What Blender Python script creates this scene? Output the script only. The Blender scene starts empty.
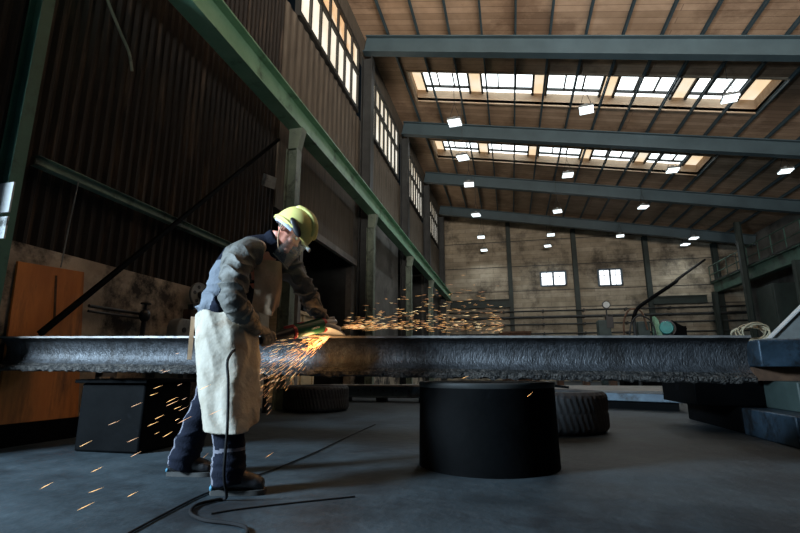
import bpy, bmesh, math, random
from mathutils import Vector, Matrix, noise
import numpy as np
random.seed(7)
V = Vector
C = bpy.context.scene.collection
R = math.radians

# ---------------------------------------------------------------- camera, world, daylight, fill light, exposure
cam = bpy.data.cameras.new('camera'); cam.lens = 21.375; cam.sensor_width = 36; cam.clip_end = 200
co = bpy.data.objects.new('camera', cam); C.objects.link(co)
co.location = (0, 0, .66); co.rotation_euler = (R(90 + 12.407), 0, R(12.968))
bpy.context.scene.camera = co
sc = bpy.context.scene
sc.view_settings.view_transform = 'Standard'; sc.view_settings.look = 'None'
sc.view_settings.exposure = 0.0; sc.view_settings.gamma = 1; sc.view_settings.use_curve_mapping = False
w = bpy.data.worlds.new('World'); sc.world = w; w.use_nodes = True
w.node_tree.nodes['Background'].inputs[0].default_value = (.35, .55, .75, 1)
w.node_tree.nodes['Background'].inputs[1].default_value = .008

def area(name, loc, target, size, energy, col, sy=None):
    l = bpy.data.lights.new(name, 'AREA'); l.shape = 'RECTANGLE'; l.size = size; l.size_y = sy or size
    l.energy = energy; l.color = col
    o = bpy.data.objects.new(name, l); C.objects.link(o); o.location = loc
    o.rotation_euler = (V(target) - V(loc)).to_track_quat('-Z', 'Y').to_euler()
    return o
# cold daylight through the open gate on the left, outside the picture
area('gate_daylight', (-5.9, -.9, 3.0), (-.8, 3.2, .6), 1.0, 1250, (.62, .82, 1), 1.0)
# added fill light behind the camera, aimed up to brighten ceiling and back wall
area('ceiling_fill', (3.5, -6, 5.4), (3.5, 1.3, 12.1), 9, 3500, (1, .91, .82), 3).data.spread = R(106)

# ---------------------------------------------------------------- materials
def mat(name, c1, c2=None, scale=3, rough=.6, metal=0, bump=0, bscale=None, stretch=(1, 1, 1), detail=6, lo=.35, hi=.65, spec=.5, c3=None, s3=.7, m3=(.5, .62), emit=None):
    m = bpy.data.materials.new(name); m.use_nodes = True
    nt = m.node_tree; N = nt.nodes; L = nt.links
    b = N['Principled BSDF']; b.inputs['Roughness'].default_value = rough; b.inputs['Metallic'].default_value = metal
    b.inputs['Specular IOR Level'].default_value = spec
    c2 = c2 or tuple(x * .7 for x in c1)
    tc = N.new('ShaderNodeTexCoord'); mp = N.new('ShaderNodeMapping'); mp.inputs['Scale'].default_value = stretch
    L.new(tc.outputs['Object'], mp.inputs[0])
    nz = N.new('ShaderNodeTexNoise'); nz.inputs['Scale'].default_value = scale; nz.inputs['Detail'].default_value = detail; nz.inputs['Roughness'].default_value = .65
    L.new(mp.outputs[0], nz.inputs['Vector'])
    r = N.new('ShaderNodeValToRGB'); r.color_ramp.elements[0].position = lo; r.color_ramp.elements[1].position = hi
    r.color_ramp.elements[0].color = (*c2, 1); r.color_ramp.elements[1].color = (*c1, 1)
    L.new(nz.outputs[0], r.inputs[0]); out = r.outputs[0]
    if c3:
        n3 = N.new('ShaderNodeTexNoise'); n3.inputs['Scale'].default_value = s3; n3.inputs['Detail'].default_value = 8; n3.inputs['Roughness'].default_value = .7
        L.new(mp.outputs[0], n3.inputs['Vector'])
        r3 = N.new('ShaderNodeValToRGB'); r3.color_ramp.elements[0].position = m3[0]; r3.color_ramp.elements[1].position = m3[1]
        L.new(n3.outputs[0], r3.inputs[0])
        mx = N.new('ShaderNodeMix'); mx.data_type = 'RGBA'
        L.new(r3.outputs[0], mx.inputs[0]); L.new(out, mx.inputs[6]); mx.inputs[7].default_value = (*c3, 1); out = mx.outputs[2]
    L.new(out, b.inputs['Base Color'])
    if bump:
        bn = N.new('ShaderNodeTexNoise'); bn.inputs['Scale'].default_value = bscale or scale * 4; bn.inputs['Detail'].default_value = 5
        L.new(mp.outputs[0], bn.inputs['Vector'])
        bp = N.new('ShaderNodeBump'); bp.inputs['Strength'].default_value = bump; bp.inputs['Distance'].default_value = .02
        L.new(bn.outputs[0], bp.inputs['Height']); L.new(bp.outputs[0], b.inputs['Normal'])
    if emit:
        L.new(out, b.inputs['Emission Color']); b.inputs['Emission Strength'].default_value = emit
    return m
def brickmat(name, c1, c2, mortar, scale, bw, rh, msize=.01, rough=.8, axes='xz', c3=None):
    m = mat(name, c1, c2, 1.2, rough, bump=.25, bscale=20, c3=c3, s3=.35)
    nt = m.node_tree; N = nt.nodes; L = nt.links; b = N['Principled BSDF']
    src = b.inputs['Base Color'].links[0].from_socket
    tc = N.new('ShaderNodeTexCoord'); sp = N.new('ShaderNodeSeparateXYZ'); cb = N.new('ShaderNodeCombineXYZ')
    L.new(tc.outputs['Object'], sp.inputs[0])
    L.new(sp.outputs['XYZ'.index(axes[0].upper())], cb.inputs[0]); L.new(sp.outputs['XYZ'.index(axes[1].upper())], cb.inputs[1])
    br = N.new('ShaderNodeTexBrick'); br.inputs['Scale'].default_value = scale; br.inputs['Brick Width'].default_value = bw; br.inputs['Row Height'].default_value = rh
    br.inputs['Mortar Size'].default_value = msize; br.inputs['Color1'].default_value = (1, 1, 1, 1); br.inputs['Color2'].default_value = (.72, .7, .66, 1); br.inputs['Mortar'].default_value = (*mortar, 1)
    L.new(cb.outputs[0], br.inputs['Vector'])
    mx = N.new('ShaderNodeMix'); mx.data_type = 'RGBA'; mx.blend_type = 'MULTIPLY'; mx.inputs[0].default_value = 1
    L.new(src, mx.inputs[6]); L.new(br.outputs[0], mx.inputs[7]); L.new(mx.outputs[2], b.inputs['Base Color'])
    return m
def glow(name, col, strength, c2=None, scale=2.0, lo=.4, hi=.6, stretch=(1, 1, 1)):
    m = bpy.data.materials.new(name); m.use_nodes = True; nt = m.node_tree; N = nt.nodes; L = nt.links
    b = N['Principled BSDF']; b.inputs['Base Color'].default_value = (*col, 1); b.inputs['Roughness'].default_value = .4
    b.inputs['Emission Color'].default_value = (*col, 1); b.inputs['Emission Strength'].default_value = strength
    if c2:
        tc = N.new('ShaderNodeTexCoord'); mp = N.new('ShaderNodeMapping'); mp.inputs['Scale'].default_value = stretch
        nz = N.new('ShaderNodeTexNoise'); nz.inputs['Scale'].default_value = scale; nz.inputs['Detail'].default_value = 5
        r = N.new('ShaderNodeValToRGB'); r.color_ramp.elements[0].position = lo; r.color_ramp.elements[1].position = hi
        r.color_ramp.elements[0].color = (*c2, 1); r.color_ramp.elements[1].color = (*col, 1)
        L.new(tc.outputs['Object'], mp.inputs[0]); L.new(mp.outputs[0], nz.inputs['Vector']); L.new(nz.outputs[0], r.inputs[0]); L.new(r.outputs[0], b.inputs['Emission Color'])
    return m

M = {}
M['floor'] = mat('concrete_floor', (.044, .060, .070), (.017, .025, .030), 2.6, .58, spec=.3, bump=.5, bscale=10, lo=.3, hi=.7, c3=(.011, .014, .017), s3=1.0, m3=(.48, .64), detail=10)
M['plinth'] = mat('old_render', (.50, .43, .33), (.26, .21, .155), 1.6, .9, bump=.5, bscale=12, c3=(.03, .025, .02), s3=.9, m3=(.50, .60))
M['sheet'] = mat('shaded_cladding', (.016, .013, .010), (.005, .004, .0035), 1.2, .75, .2, bump=.2, stretch=(1, 6, .5), c3=(.06, .042, .028), s3=1.3, m3=(.53, .66))  # near-black base holds the wall's shade, browner patches its lit streaks
M['boards'] = mat('grey_brown_boards', (.15, .125, .095), (.07, .058, .043), 2.2, .85, bump=.3, stretch=(1, 8, .5))
M['panel'] = mat('grey_panel', (.15, .145, .13), (.09, .085, .075), 1.0, .8, c3=(.05, .045, .04), s3=.6)
M['block'] = brickmat('concrete_blocks', (.52, .445, .335), (.33, .28, .205), (.5, .5, .5), 1, 1.9, .31, .012, c3=(.12, .10, .075))
M['roof'] = brickmat('roof_boards', (.60, .41, .275), (.44, .29, .185), (.5, .47, .45), 1, 60, .26, .012, .75, 'xy', c3=(.30, .19, .12))
M['well'] = mat('pale_timber', (.48, .36, .25), (.36, .25, .16), 2, .7, stretch=(.5, 3, 1))
M['steel_teal'] = mat('hazy_teal_paint', (.055, .090, .105), (.040, .066, .078), 1.2, .5, .1)  # teal paint, pushed bluer to hold the haze under the roof
M['steel_dark'] = mat('dark_steel_paint', (.04, .043, .042), (.02, .022, .022), 2, .55, .2)
M['green'] = mat('green_paint', (.24, .44, .29), (.16, .33, .205), 1.5, .5, c3=(.04, .07, .045), s3=1.4, m3=(.55, .7))
M['green_rail'] = mat('faded_green_paint', (.20, .31, .24), (.12, .20, .15), 1.5, .5, c3=(.04, .06, .045), s3=1.4)
M['green_near'] = mat('deep_green_paint', (.06, .17, .12), (.04, .115, .08), 1.5, .5, c3=(.02, .04, .03), s3=1.4, m3=(.55, .7))
M['green_black'] = mat('blackish_green_paint', (.022, .036, .030), (.012, .02, .017), 2, .6)
M['green_dark'] = mat('dark_green_paint', (.05, .115, .085), (.03, .07, .052), 2, .55, c3=(.015, .025, .02), s3=1.4)
M['green_grey'] = mat('grey_green_paint', (.20, .25, .19), (.11, .145, .11), 2, .5, c3=(.03, .035, .03), s3=1.4)
M['frame'] = mat('window_frame', (.025, .025, .022), None, 3, .6)
M['pane'] = glow('bright_glazing', (.95, 1, 1), 3.0, (.8, .9, .92), 1.5)
M['pane_y'] = glow('yellowed_sheet', (1, .88, .68), .95, (1, .74, .46), 1.2)
M['pane_w'] = glow('dirty_glass', (1, .96, .84), .80, (.62, .50, .34), .9, .34, .6, (1, .7, .7))
M['pane_o'] = glow('brown_glass', (1, .9, .68), .75, (.62, .26, .06), .7, .36, .56)
M['pane_b'] = glow('daylight_pane', (.92, .96, 1), 1.6)
M['lamp'] = glow('lamp_glow', (.85, .97, 1), 1.8)
M['beam'] = mat('scaled_steel', (.085, .09, .098), (.026, .028, .031), 40, .5, .5, bump=.45, bscale=110, stretch=(1, 1, .4), c3=(.02, .018, .017), s3=4, m3=(.5, .66))
M['beam_rust'] = mat('ragged_rust', (.075, .068, .06), (.006, .006, .006), 34, .7, .3, bump=1, bscale=70, lo=.42, hi=.62)
M['ground_edge'] = mat('ground_bright_steel', (.30, .28, .26), (.16, .15, .145), 12, .5, .5)
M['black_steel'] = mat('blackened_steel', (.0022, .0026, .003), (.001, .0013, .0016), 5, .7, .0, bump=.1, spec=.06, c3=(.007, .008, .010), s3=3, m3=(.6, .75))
M['rubber'] = mat('tyre_rubber', (.022, .023, .024), (.012, .012, .013), 8, .75, bump=.2)
M['blue_steel'] = mat('blue_grey_steel', (.10, .15, .19), (.05, .075, .10), 3, .5, .3, c3=(.02, .022, .025), s3=2, m3=(.52, .65))
M['blue'] = mat('blue_steel', (.05, .09, .135), (.02, .04, .06), 3, .5, .3, bump=.3, c3=(.012, .016, .02), s3=4, m3=(.47, .6))
M['pale_slab'] = mat('pale_lit_slab', (.26, .25, .23), (.15, .145, .14), 2, .8)  # pale tone; on the far slabs it holds the skylight falling there
M['rust'] = mat('rust_brown', (.15, .08, .045), (.06, .032, .02), 4, .85)
M['orange'] = mat('orange_brown_board', (.64, .235, .05), (.42, .14, .03), 1.6, .7, stretch=(1, 2.5, .5), c3=(.10, .045, .02), s3=1.4, m3=(.5, .72))
M['timber'] = mat('raw_timber', (.80, .66, .42), (.6, .47, .28), 3, .75, stretch=(1, 1, 5))
M['white_plate'] = mat('white_plate', (.6, .62, .6), (.42, .43, .42), 3, .6, c3=(.12, .12, .11), s3=3, m3=(.56, .62))
M['grey_machine'] = mat('grey_machine_paint', (.24, .26, .25), (.14, .15, .145), 3, .55, c3=(.05, .05, .05), s3=2)
M['teal'] = mat('turquoise_paint', (.02, .32, .30), (.015, .2, .19), 3, .45)
M['cab'] = mat('cabinet_paint', (.045, .07, .065), (.025, .04, .037), 3, .6)
M['black'] = mat('black_plastic', (.014, .014, .015), None, 5, .45)
M['cable'] = mat('black_cable', (.008, .008, .009), None, 5, .7, spec=.2)
M['tan_cable'] = mat('tan_cable', (.42, .36, .24), (.3, .25, .16), 5, .6)
M['jacket_lit'] = mat('blue_lit_workwear', (.13, .15, .18), (.09, .105, .13), 9, .8, bump=.25, bscale=90)  # back of the jacket, with the blue light on it painted in
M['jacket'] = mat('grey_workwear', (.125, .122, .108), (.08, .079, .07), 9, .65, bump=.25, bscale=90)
M['navy'] = mat('navy_workwear', (.006, .009, .021), (.004, .006, .014), 9, .9, spec=.2, bump=.25, bscale=90)
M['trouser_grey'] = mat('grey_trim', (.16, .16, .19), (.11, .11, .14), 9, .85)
M['apron'] = mat('pale_leather', (.44, .41, .345), (.31, .275, .215), 6, .75, bump=.45, bscale=18, c3=(.20, .125, .07), s3=2.6, m3=(.52, .66))
M['bib'] = mat('tan_leather', (.68, .46, .30), (.45, .29, .17), 6, .7, bump=.3, bscale=22, c3=(.5, .36, .24), s3=4, m3=(.55, .75))
M['glove'] = mat('worn_leather', (.42, .34, .24), (.20, .15, .10), 9, .75, bump=.4, bscale=45, c3=(.035, .03, .025), s3=7, m3=(.5, .62))
M['skin'] = mat('skin', (.66, .29, .20), (.56, .22, .15), 6, .5)
M['hair'] = mat('hair', (.05, .035, .025), None, 20, .7)
M['helmet'] = mat('yellow_shell', (.88, .83, .30), (.82, .76, .25), 4, .4)
M['white_band'] = mat('pale_band', (.6, .68, .78), (.45, .52, .62), 8, .5)
M['boot'] = mat('boot_leather', (.022, .022, .025), (.012, .012, .014), 9, .5, bump=.2)
M['sole'] = mat('grey_sole', (.05, .05, .048), None, 9, .8)
M['heel_blue'] = mat('blue_heel', (.05, .22, .34), None, 9, .6)
M['gr_green'] = mat('green_housing', (.012, .115, .055), (.009, .085, .04), 6, .38)
M['gr_red'] = mat('red_trim', (.5, .035, .04), (.4, .025, .03), 6, .4)
M['alu'] = mat('cast_aluminium', (.5, .5, .49), (.36, .36, .36), 12, .4, .7)
M['disc'] = mat('grinding_disc', (.62, .64, .66), (.5, .52, .54), 14, .5)
M['white'] = mat('white_print', (.8, .8, .8), None, 5, .6)
M['spark_w'] = glow('white_hot', (1, .74, .38), 1.5)
M['spark_o'] = glow('orange_hot', (1, .52, .18), 1.05)
M['spark_r'] = glow('dull_orange_hot', (.9, .45, .22), .6)
vm = bpy.data.materials.new('clear_visor'); vm.use_nodes = True
_n = vm.node_tree.nodes; _l = vm.node_tree.links; _b = _n['Principled BSDF']
_b.inputs['Base Color'].default_value = (.75, .72, .66, 1); _b.inputs['Roughness'].default_value = .25
_t = _n.new('ShaderNodeBsdfTransparent'); _mx = _n.new('ShaderNodeMixShader'); _mx.inputs[0].default_value = .15
_l.new(_t.outputs[0], _mx.inputs[1]); _l.new(_b.outputs[0], _mx.inputs[2]); _l.new(_mx.outputs[0], _n['Material Output'].inputs[0])
M['visor'] = vm

# ---------------------------------------------------------------- mesh helpers
class MB:
    def __init__(s): s.v = []; s.f = []; s.m = []
    def add(s, vs, fs, mi=0):
        o = len(s.v); s.v += [V(p) for p in vs]
        for f in fs: s.f.append([i + o for i in f]); s.m.append(mi)
        return s
    def box(s, x0, x1, y0, y1, z0, z1, mi=0):
        return s.add([(x0, y0, z0), (x1, y0, z0), (x1, y1, z0), (x0, y1, z0), (x0, y0, z1), (x1, y0, z1), (x1, y1, z1), (x0, y1, z1)],
                     [(3, 2, 1, 0), (4, 5, 6, 7), (0, 1, 5, 4), (1, 2, 6, 5), (2, 3, 7, 6), (3, 0, 4, 7)], mi)
    def bbox(s, c, ax, ay, az, mi=0):          # oriented box from half-axes
        c, ax, ay, az = V(c), V(ax), V(ay), V(az)
        vs = [c + ax * i + ay * j + az * k for k in (-1, 1) for i, j in ((-1, -1), (1, -1), (1, 1), (-1, 1))]
        return s.add(vs, [(3, 2, 1, 0), (4, 5, 6, 7), (0, 1, 5, 4), (1, 2, 6, 5), (2, 3, 7, 6), (3, 0, 4, 7)], mi)
    def sweep(s, prof, p0, p1, up=(0, 0, 1), mi=0):      # 2D profile between two points
        p0, p1 = V(p0), V(p1); d = (p1 - p0).normalized(); side = d.cross(V(up)).normalized(); u = side.cross(d)
        n = len(prof); vs = [p + side * a + u * b for p in (p0, p1) for a, b in prof]
        fs = [(i, (i + 1) % n, n + (i + 1) % n, n + i) for i in range(n)] + [list(range(n))[::-1], list(range(n, 2 * n))]
        return s.add(vs, fs, mi)
    def bar(s, p0, p1, w_, h_, up=(0, 0, 1), mi=0):
        a, b = w_ / 2, h_ / 2
        return s.sweep([(-a, -b), (a, -b), (a, b), (-a, b)], p0, p1, up, mi)
    def ibeam(s, p0, p1, w_, h_, up=(0, 0, 1), t=None, mi=0):
        a, b = w_ / 2, h_ / 2; t = t or h_ * .06; q = max(.008, w_ * .06)
        pr = [(-a, -b), (a, -b), (a, -b + t), (q, -b + t), (q, b - t), (a, b - t), (a, b), (-a, b), (-a, b - t), (-q, b - t), (-q, -b + t), (-a, -b + t)]
        return s.sweep(pr, p0, p1, up, mi)
    def tube(s, pts, r, n=10, mi=0, caps=True):
        pts = [V(p) for p in pts]; k = len(pts); rs = r if isinstance(r, (list, tuple)) else [r] * k
        ref = None; vs = []
        for i, p in enumerate(pts):
            d = (pts[min(i + 1, k - 1)] - pts[max(i - 1, 0)]).normalized()
            if ref is None: ref = d.orthogonal().normalized()
            ref = (ref - d * ref.dot(d)).normalized(); b = d.cross(ref)
            vs += [p + (ref * math.cos(2 * math.pi * j / n) + b * math.sin(2 * math.pi * j / n)) * rs[i] for j in range(n)]
        fs = [(i * n + j, i * n + (j + 1) % n, (i + 1) * n + (j + 1) % n, (i + 1) * n + j) for i in range(k - 1) for j in range(n)]
        if caps: fs += [list(range(n))[::-1], list(range((k - 1) * n, k * n))]
        return s.add(vs, fs, mi)
    def lathe(s, prof, c, axis=(0, 0, 1), n=32, mi=0, closed=False, ref=None):     # prof: (radius, along)
        c = V(c); a = V(axis).normalized(); e1 = (V(ref) - a * V(ref).dot(a)).normalized() if ref else a.orthogonal().normalized(); e2 = a.cross(e1); k = len(prof); vs = []
        for r, z in prof: vs += [c + a * z + (e1 * math.cos(2 * math.pi * j / n) + e2 * math.sin(2 * math.pi * j / n)) * r for j in range(n)]
        last = k if closed else k - 1
        fs = [(i * n + j, i * n + (j + 1) % n, ((i + 1) % k) * n + (j + 1) % n, ((i + 1) % k) * n + j) for i in range(last) for j in range(n)]
        if not closed: fs += [list(range(n))[::-1], list(range((k - 1) * n, k * n))]
        return s.add(vs, fs, mi)
    def loft(s, rings, n=20, mi=0, caps=True):   # rings: (centre, half-axis a, half-axis b) vectors
        vs = []
        for c, a, b in rings:
            c, a, b = V(c), V(a), V(b)
            vs += [c + a * math.cos(2 * math.pi * j / n) + b * math.sin(2 * math.pi * j / n) for j in range(n)]
        k = len(rings)
        fs = [(i * n + j, i * n + (j + 1) % n, (i + 1) * n + (j + 1) % n, (i + 1) * n + j) for i in range(k - 1) for j in range(n)]
        if caps: fs += [list(range(n))[::-1], list(range((k - 1) * n, k * n))]
        return s.add(vs, fs, mi)
    def ell(s, c, a, b, d, n=20, m=12, mi=0):      # ellipsoid with half-axis vectors
        c, a, b, d = V(c), V(a), V(b), V(d)
        return s.loft([(c + d * -math.cos(math.pi * i / m), a * max(.01, math.sin(math.pi * i / m)), b * max(.01, math.sin(math.pi * i / m))) for i in range(m + 1)], n, mi)
    def sheet(s, rows, th, mi=0):                 # grid of points given thickness along averaged normals
        rows = [[V(p) for p in r] for r in rows]; a, b = len(rows), len(rows[0]); nr = []
        for i in range(a):
            for j in range(b):
                du = rows[min(i + 1, a - 1)][j] - rows[max(i - 1, 0)][j]; dv = rows[i][min(j + 1, b - 1)] - rows[i][max(j - 1, 0)]
                nr.append(du.cross(dv).normalized())
        fl = [p for r in rows for p in r]; o = a * b
        vs = [p + q * th / 2 for p, q in zip(fl, nr)] + [p - q * th / 2 for p, q in zip(fl, nr)]; fs = []
        for i in range(a - 1):
            for j in range(b - 1):
                q = (i * b + j, i * b + j + 1, (i + 1) * b + j + 1, (i + 1) * b + j); fs.append(q); fs.append(tuple(x + o for x in q[::-1]))
        ed = [(i * b, (i + 1) * b) for i in range(a - 1)] + [((i + 1) * b + b - 1, i * b + b - 1) for i in range(a - 1)] + [(j + 1, j) for j in range(b - 1)] + [((a - 1) * b + j, (a - 1) * b + j + 1) for j in range(b - 1)]
        fs += [(p, q, q + o, p + o) for p, q in ed]
        return s.add(vs, fs, mi)
    def prism(s, poly, d, mi=0):                  # planar polygon pushed along d
        n = len(poly); d = V(d); vs = [V(p) for p in poly] + [V(p) + d for p in poly]
        return s.add(vs, [list(range(n))[::-1], list(range(n, 2 * n))] + [(i, (i + 1) % n, n + (i + 1) % n, n + i) for i in range(n)], mi)

ORG = {}
def finish(me, smooth=35):
    bm = bmesh.new(); bm.from_mesh(me); bmesh.ops.recalc_face_normals(bm, faces=bm.faces); bm.to_mesh(me); bm.free()
    if smooth:
        me.polygons.foreach_set('use_smooth', [True] * len(me.polygons)); me.set_sharp_from_angle(angle=R(smooth))
def obj(name, mb, mats, parent=None, smooth=35, origin=None, bevel=0):
    me = bpy.data.meshes.new(name)
    if parent is not None: o0 = ORG[parent.name]
    elif origin is not None: o0 = V(origin)
    else:
        a = np.array([tuple(p) for p in mb.v]); lo, hi = a.min(0), a.max(0); o0 = V(((lo[0] + hi[0]) / 2, (lo[1] + hi[1]) / 2, lo[2]))
    me.from_pydata([tuple(p - o0) for p in mb.v], [], mb.f)
    mats = mats if isinstance(mats, (list, tuple)) else [mats]
    for m in mats: me.materials.append(M[m])
    me.polygons.foreach_set('material_index', mb.m)
    finish(me, smooth)
    o = bpy.data.objects.new(name, me); C.objects.link(o)
    if parent is not None: o.parent = parent
    else: o.location = o0
    ORG[o.name] = o0
    if bevel:
        b = o.modifiers.new('edge', 'BEVEL'); b.width = bevel; b.segments = 2; b.limit_method = 'ANGLE'
    return o
def tag(o, label, cat, group=None, kind=None):
    o['label'] = label; o['category'] = cat
    if group: o['group'] = group
    if kind: o['kind'] = kind
    return o
def thing(name, loc, label, cat, group=None):
    o = bpy.data.objects.new(name, None); o.empty_display_size = .1; C.objects.link(o); o.location = loc; ORG[o.name] = V(loc)
    return tag(o, label, cat, group, 'thing')
def one(name, mb, mats, label, cat, group=None, kind='thing', **k):
    return tag(obj(name, mb, mats, **k), label, cat, group, kind)
def struct(name, mb, mats, parent=None, **k):
    o = obj(name, mb, mats, parent, **k)
    if parent is None: o['kind'] = 'structure'
    return o
def copy_tree(o, parent=None):
    c = o.copy(); C.objects.link(c); ORG[c.name] = ORG.get(o.name, V((0, 0, 0)))
    if parent: c.parent = parent
    for ch in list(o.children): copy_tree(ch, c)
    return c
def smoothpath(pts, n=6):            # Catmull-Rom
    P = [V(p) for p in pts]; out = []
    for i in range(len(P) - 1):
        a, b, c, d = P[max(i - 1, 0)], P[i], P[i + 1], P[min(i + 2, len(P) - 1)]
        for k in range(n):
            t = k / n
            out.append(.5 * ((2 * b) + (c - a) * t + (2 * a - 5 * b + 4 * c - d) * t * t + (3 * b - 3 * c + d - a) * t ** 3))
    return out + [P[-1]]
ORD = ['first', 'second', 'third', 'fourth', 'fifth', 'sixth', 'seventh', 'eighth', 'ninth', 'tenth', 'eleventh', 'twelfth', 'thirteenth', 'fourteenth', 'fifteenth', 'sixteenth', 'seventeenth', 'eighteenth']

# ================================================================ THE HALL
WX = -4.5; BY = 33.75; RX = 14.6
def zr(x): return 11.86 - .178 * (x + 4.05)          # top of the roof girders
def zc(x): return zr(x) + .2                        # underside of the roof boards
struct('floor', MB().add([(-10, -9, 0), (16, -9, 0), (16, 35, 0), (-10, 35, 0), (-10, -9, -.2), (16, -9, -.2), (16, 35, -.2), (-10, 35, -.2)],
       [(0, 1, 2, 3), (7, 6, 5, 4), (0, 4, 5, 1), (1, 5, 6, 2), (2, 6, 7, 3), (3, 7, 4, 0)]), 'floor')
# ceiling with two skylight openings
SKX0, SKX1 = -3.35, 8.99; SKY = [(15.9, 17.95), (21.6, 23.65)]
ce = MB()
def roofpiece(x0, x1, y0, y1):
    ce.add([(x0, y0, zc(x0)), (x1, y0, zc(x1)), (x1, y1, zc(x1)), (x0, y1, zc(x0)), (x0, y0, zc(x0) + .12), (x1, y0, zc(x1) + .12), (x1, y1, zc(x1) + .12), (x0, y1, zc(x0) + .12)],
           [(3, 2, 1, 0), (4, 5, 6, 7), (0, 1, 5, 4), (1, 2, 6, 5), (2, 3, 7, 6), (3, 0, 4, 7)])
yy = [2.0] + [a for s in SKY for a in s] + [BY + .3]
for i in range(0, 6, 2): roofpiece(WX - .3, RX + .3, yy[i], yy[i + 1])
for a, b in SKY: roofpiece(WX - .3, SKX0, a, b); roofpiece(SKX1, RX + .3, a, b)
struct('ceiling', ce, 'roof')
# back wall
bw = MB().prism([(WX - .2, BY, 0), (RX + .2, BY, 0), (RX + .2, BY, zc(RX)), (WX - .2, BY, zc(WX))], (0, .3, 0))
struct('wall_back', bw, 'block', origin=(0, BY, 0))
jt = MB()
for z in (4.9, 6.1, 7.85, 9.7): jt.box(WX, RX, BY - .02, BY - .002, z - .025, z + .025)
struct('trim_1', jt, 'steel_dark')
struct('wall_right', MB().box(RX, RX + .3, 20, BY, 0, zc(RX)), 'panel')
# left wall: plinth, corrugated cladding, boards, panels
pl = MB().box(WX - .3, WX + .02, 2.3, 8.3, 0, 1.85).box(WX - .3, WX + .02, 13.2, BY, 0, .9)
struct('wall_left_plinth', pl, 'plinth')
def corrug(y0, y1, z0, z1, x, pitch=.14, d=.04):
    m = MB(); n = int((y1 - y0) / pitch * 4); ys = [y0 + (y1 - y0) * i / n for i in range(n + 1)]
    xs = [x + (d if (i // 2) % 2 else 0) for i in range(n + 1)]
    k = n + 1; vs = [(a, b, z0) for a, b in zip(xs, ys)] + [(a, b, z1) for a, b in zip(xs, ys)] + [(x - .12, b, z0) for b in ys] + [(x - .12, b, z1) for b in ys]
    fs = []
    for i in range(n): fs += [(i, i + 1, k + i + 1, k + i), (2 * k + i + 1, 2 * k + i, 3 * k + i, 3 * k + i + 1), (i, 2 * k + i, 2 * k + i + 1, i + 1), (k + i, k + i + 1, 3 * k + i + 1, 3 * k + i)]
    return m.add(vs, fs)
struct('wall_left', corrug(2.3, 8.3, 1.85, 12.0, WX - .08), 'sheet', smooth=0)
bd = corrug(8.3, BY, 6.0, 8.85, WX - .06, .34, .025)
bd.box(WX - .2, WX, 8.3, 13.2, 3.9, 6.0).box(WX - .2, WX, 8.3, BY, 11.25, 12.1)
struct('wall_left_boards', bd, 'boards', smooth=0)
struct('wall_left_panels', MB().box(WX - .2, WX - .03, 13.2, 19.3, .9, 6).box(WX - .2, WX - .03, 25.7, BY, .9, 6), 'panel')
rc = MB().box(WX - 3.2, WX - 3, 8, 26, 0, 6).box(WX - 3.2, WX - .2, 7.8, 8, 0, 6).box(WX - 3.2, WX - .2, 26, 26.2, 0, 6).box(WX - 3.2, WX - .2, 8, 26, 6, 6.2).box(WX - 3.2, WX - .2, 13.2, 13.4, 0, 6)
struct('wall_left_annex', rc, 'steel_dark')
ln = MB().box(WX - .02, WX + .1, 9.4, 13.3, 3.75, 3.92).box(WX - .02, WX + .08, 9.4, 9.55, 0, 3.75)
struct('door_1', ln, 'pale_slab')

# clerestory windows
wn = 0
for y0, y1 in ((8.9, 13.3), (14.2, 19.1), (20.1, 25.0), (25.9, 30.9), (31.7, 33.5)):
    wn += 1
    f = MB(); z0, z1, zt = 8.85, 11.25, 10.2
    for z, h_ in ((z0, .12), (z1 - .1, .1), (zt, .12)): f.box(WX - .1, WX + .06, y0, y1, z, z + h_)
    n = max(2, round((y1 - y0) / .62))
    for i in range(n + 1):
        y = y0 + (y1 - y0) * i / n; f.box(WX - .09, WX + .04, y - .035, y + .035, z0, z1)
    fr = struct(f'window_{wn}', f, 'frame')
    lower = MB(); upper = MB()
    lower.box(WX - .05, WX - .03, y0, y1, z0 + .1, zt + .02); upper.box(WX - .05, WX - .03, y0, y1, zt + .1, z1 - .05)
    obj('lower_glass', lower, 'pane_w', fr); obj('upper_glass', upper, 'pane_w' if wn > 1 else 'pane_o', fr)
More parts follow.
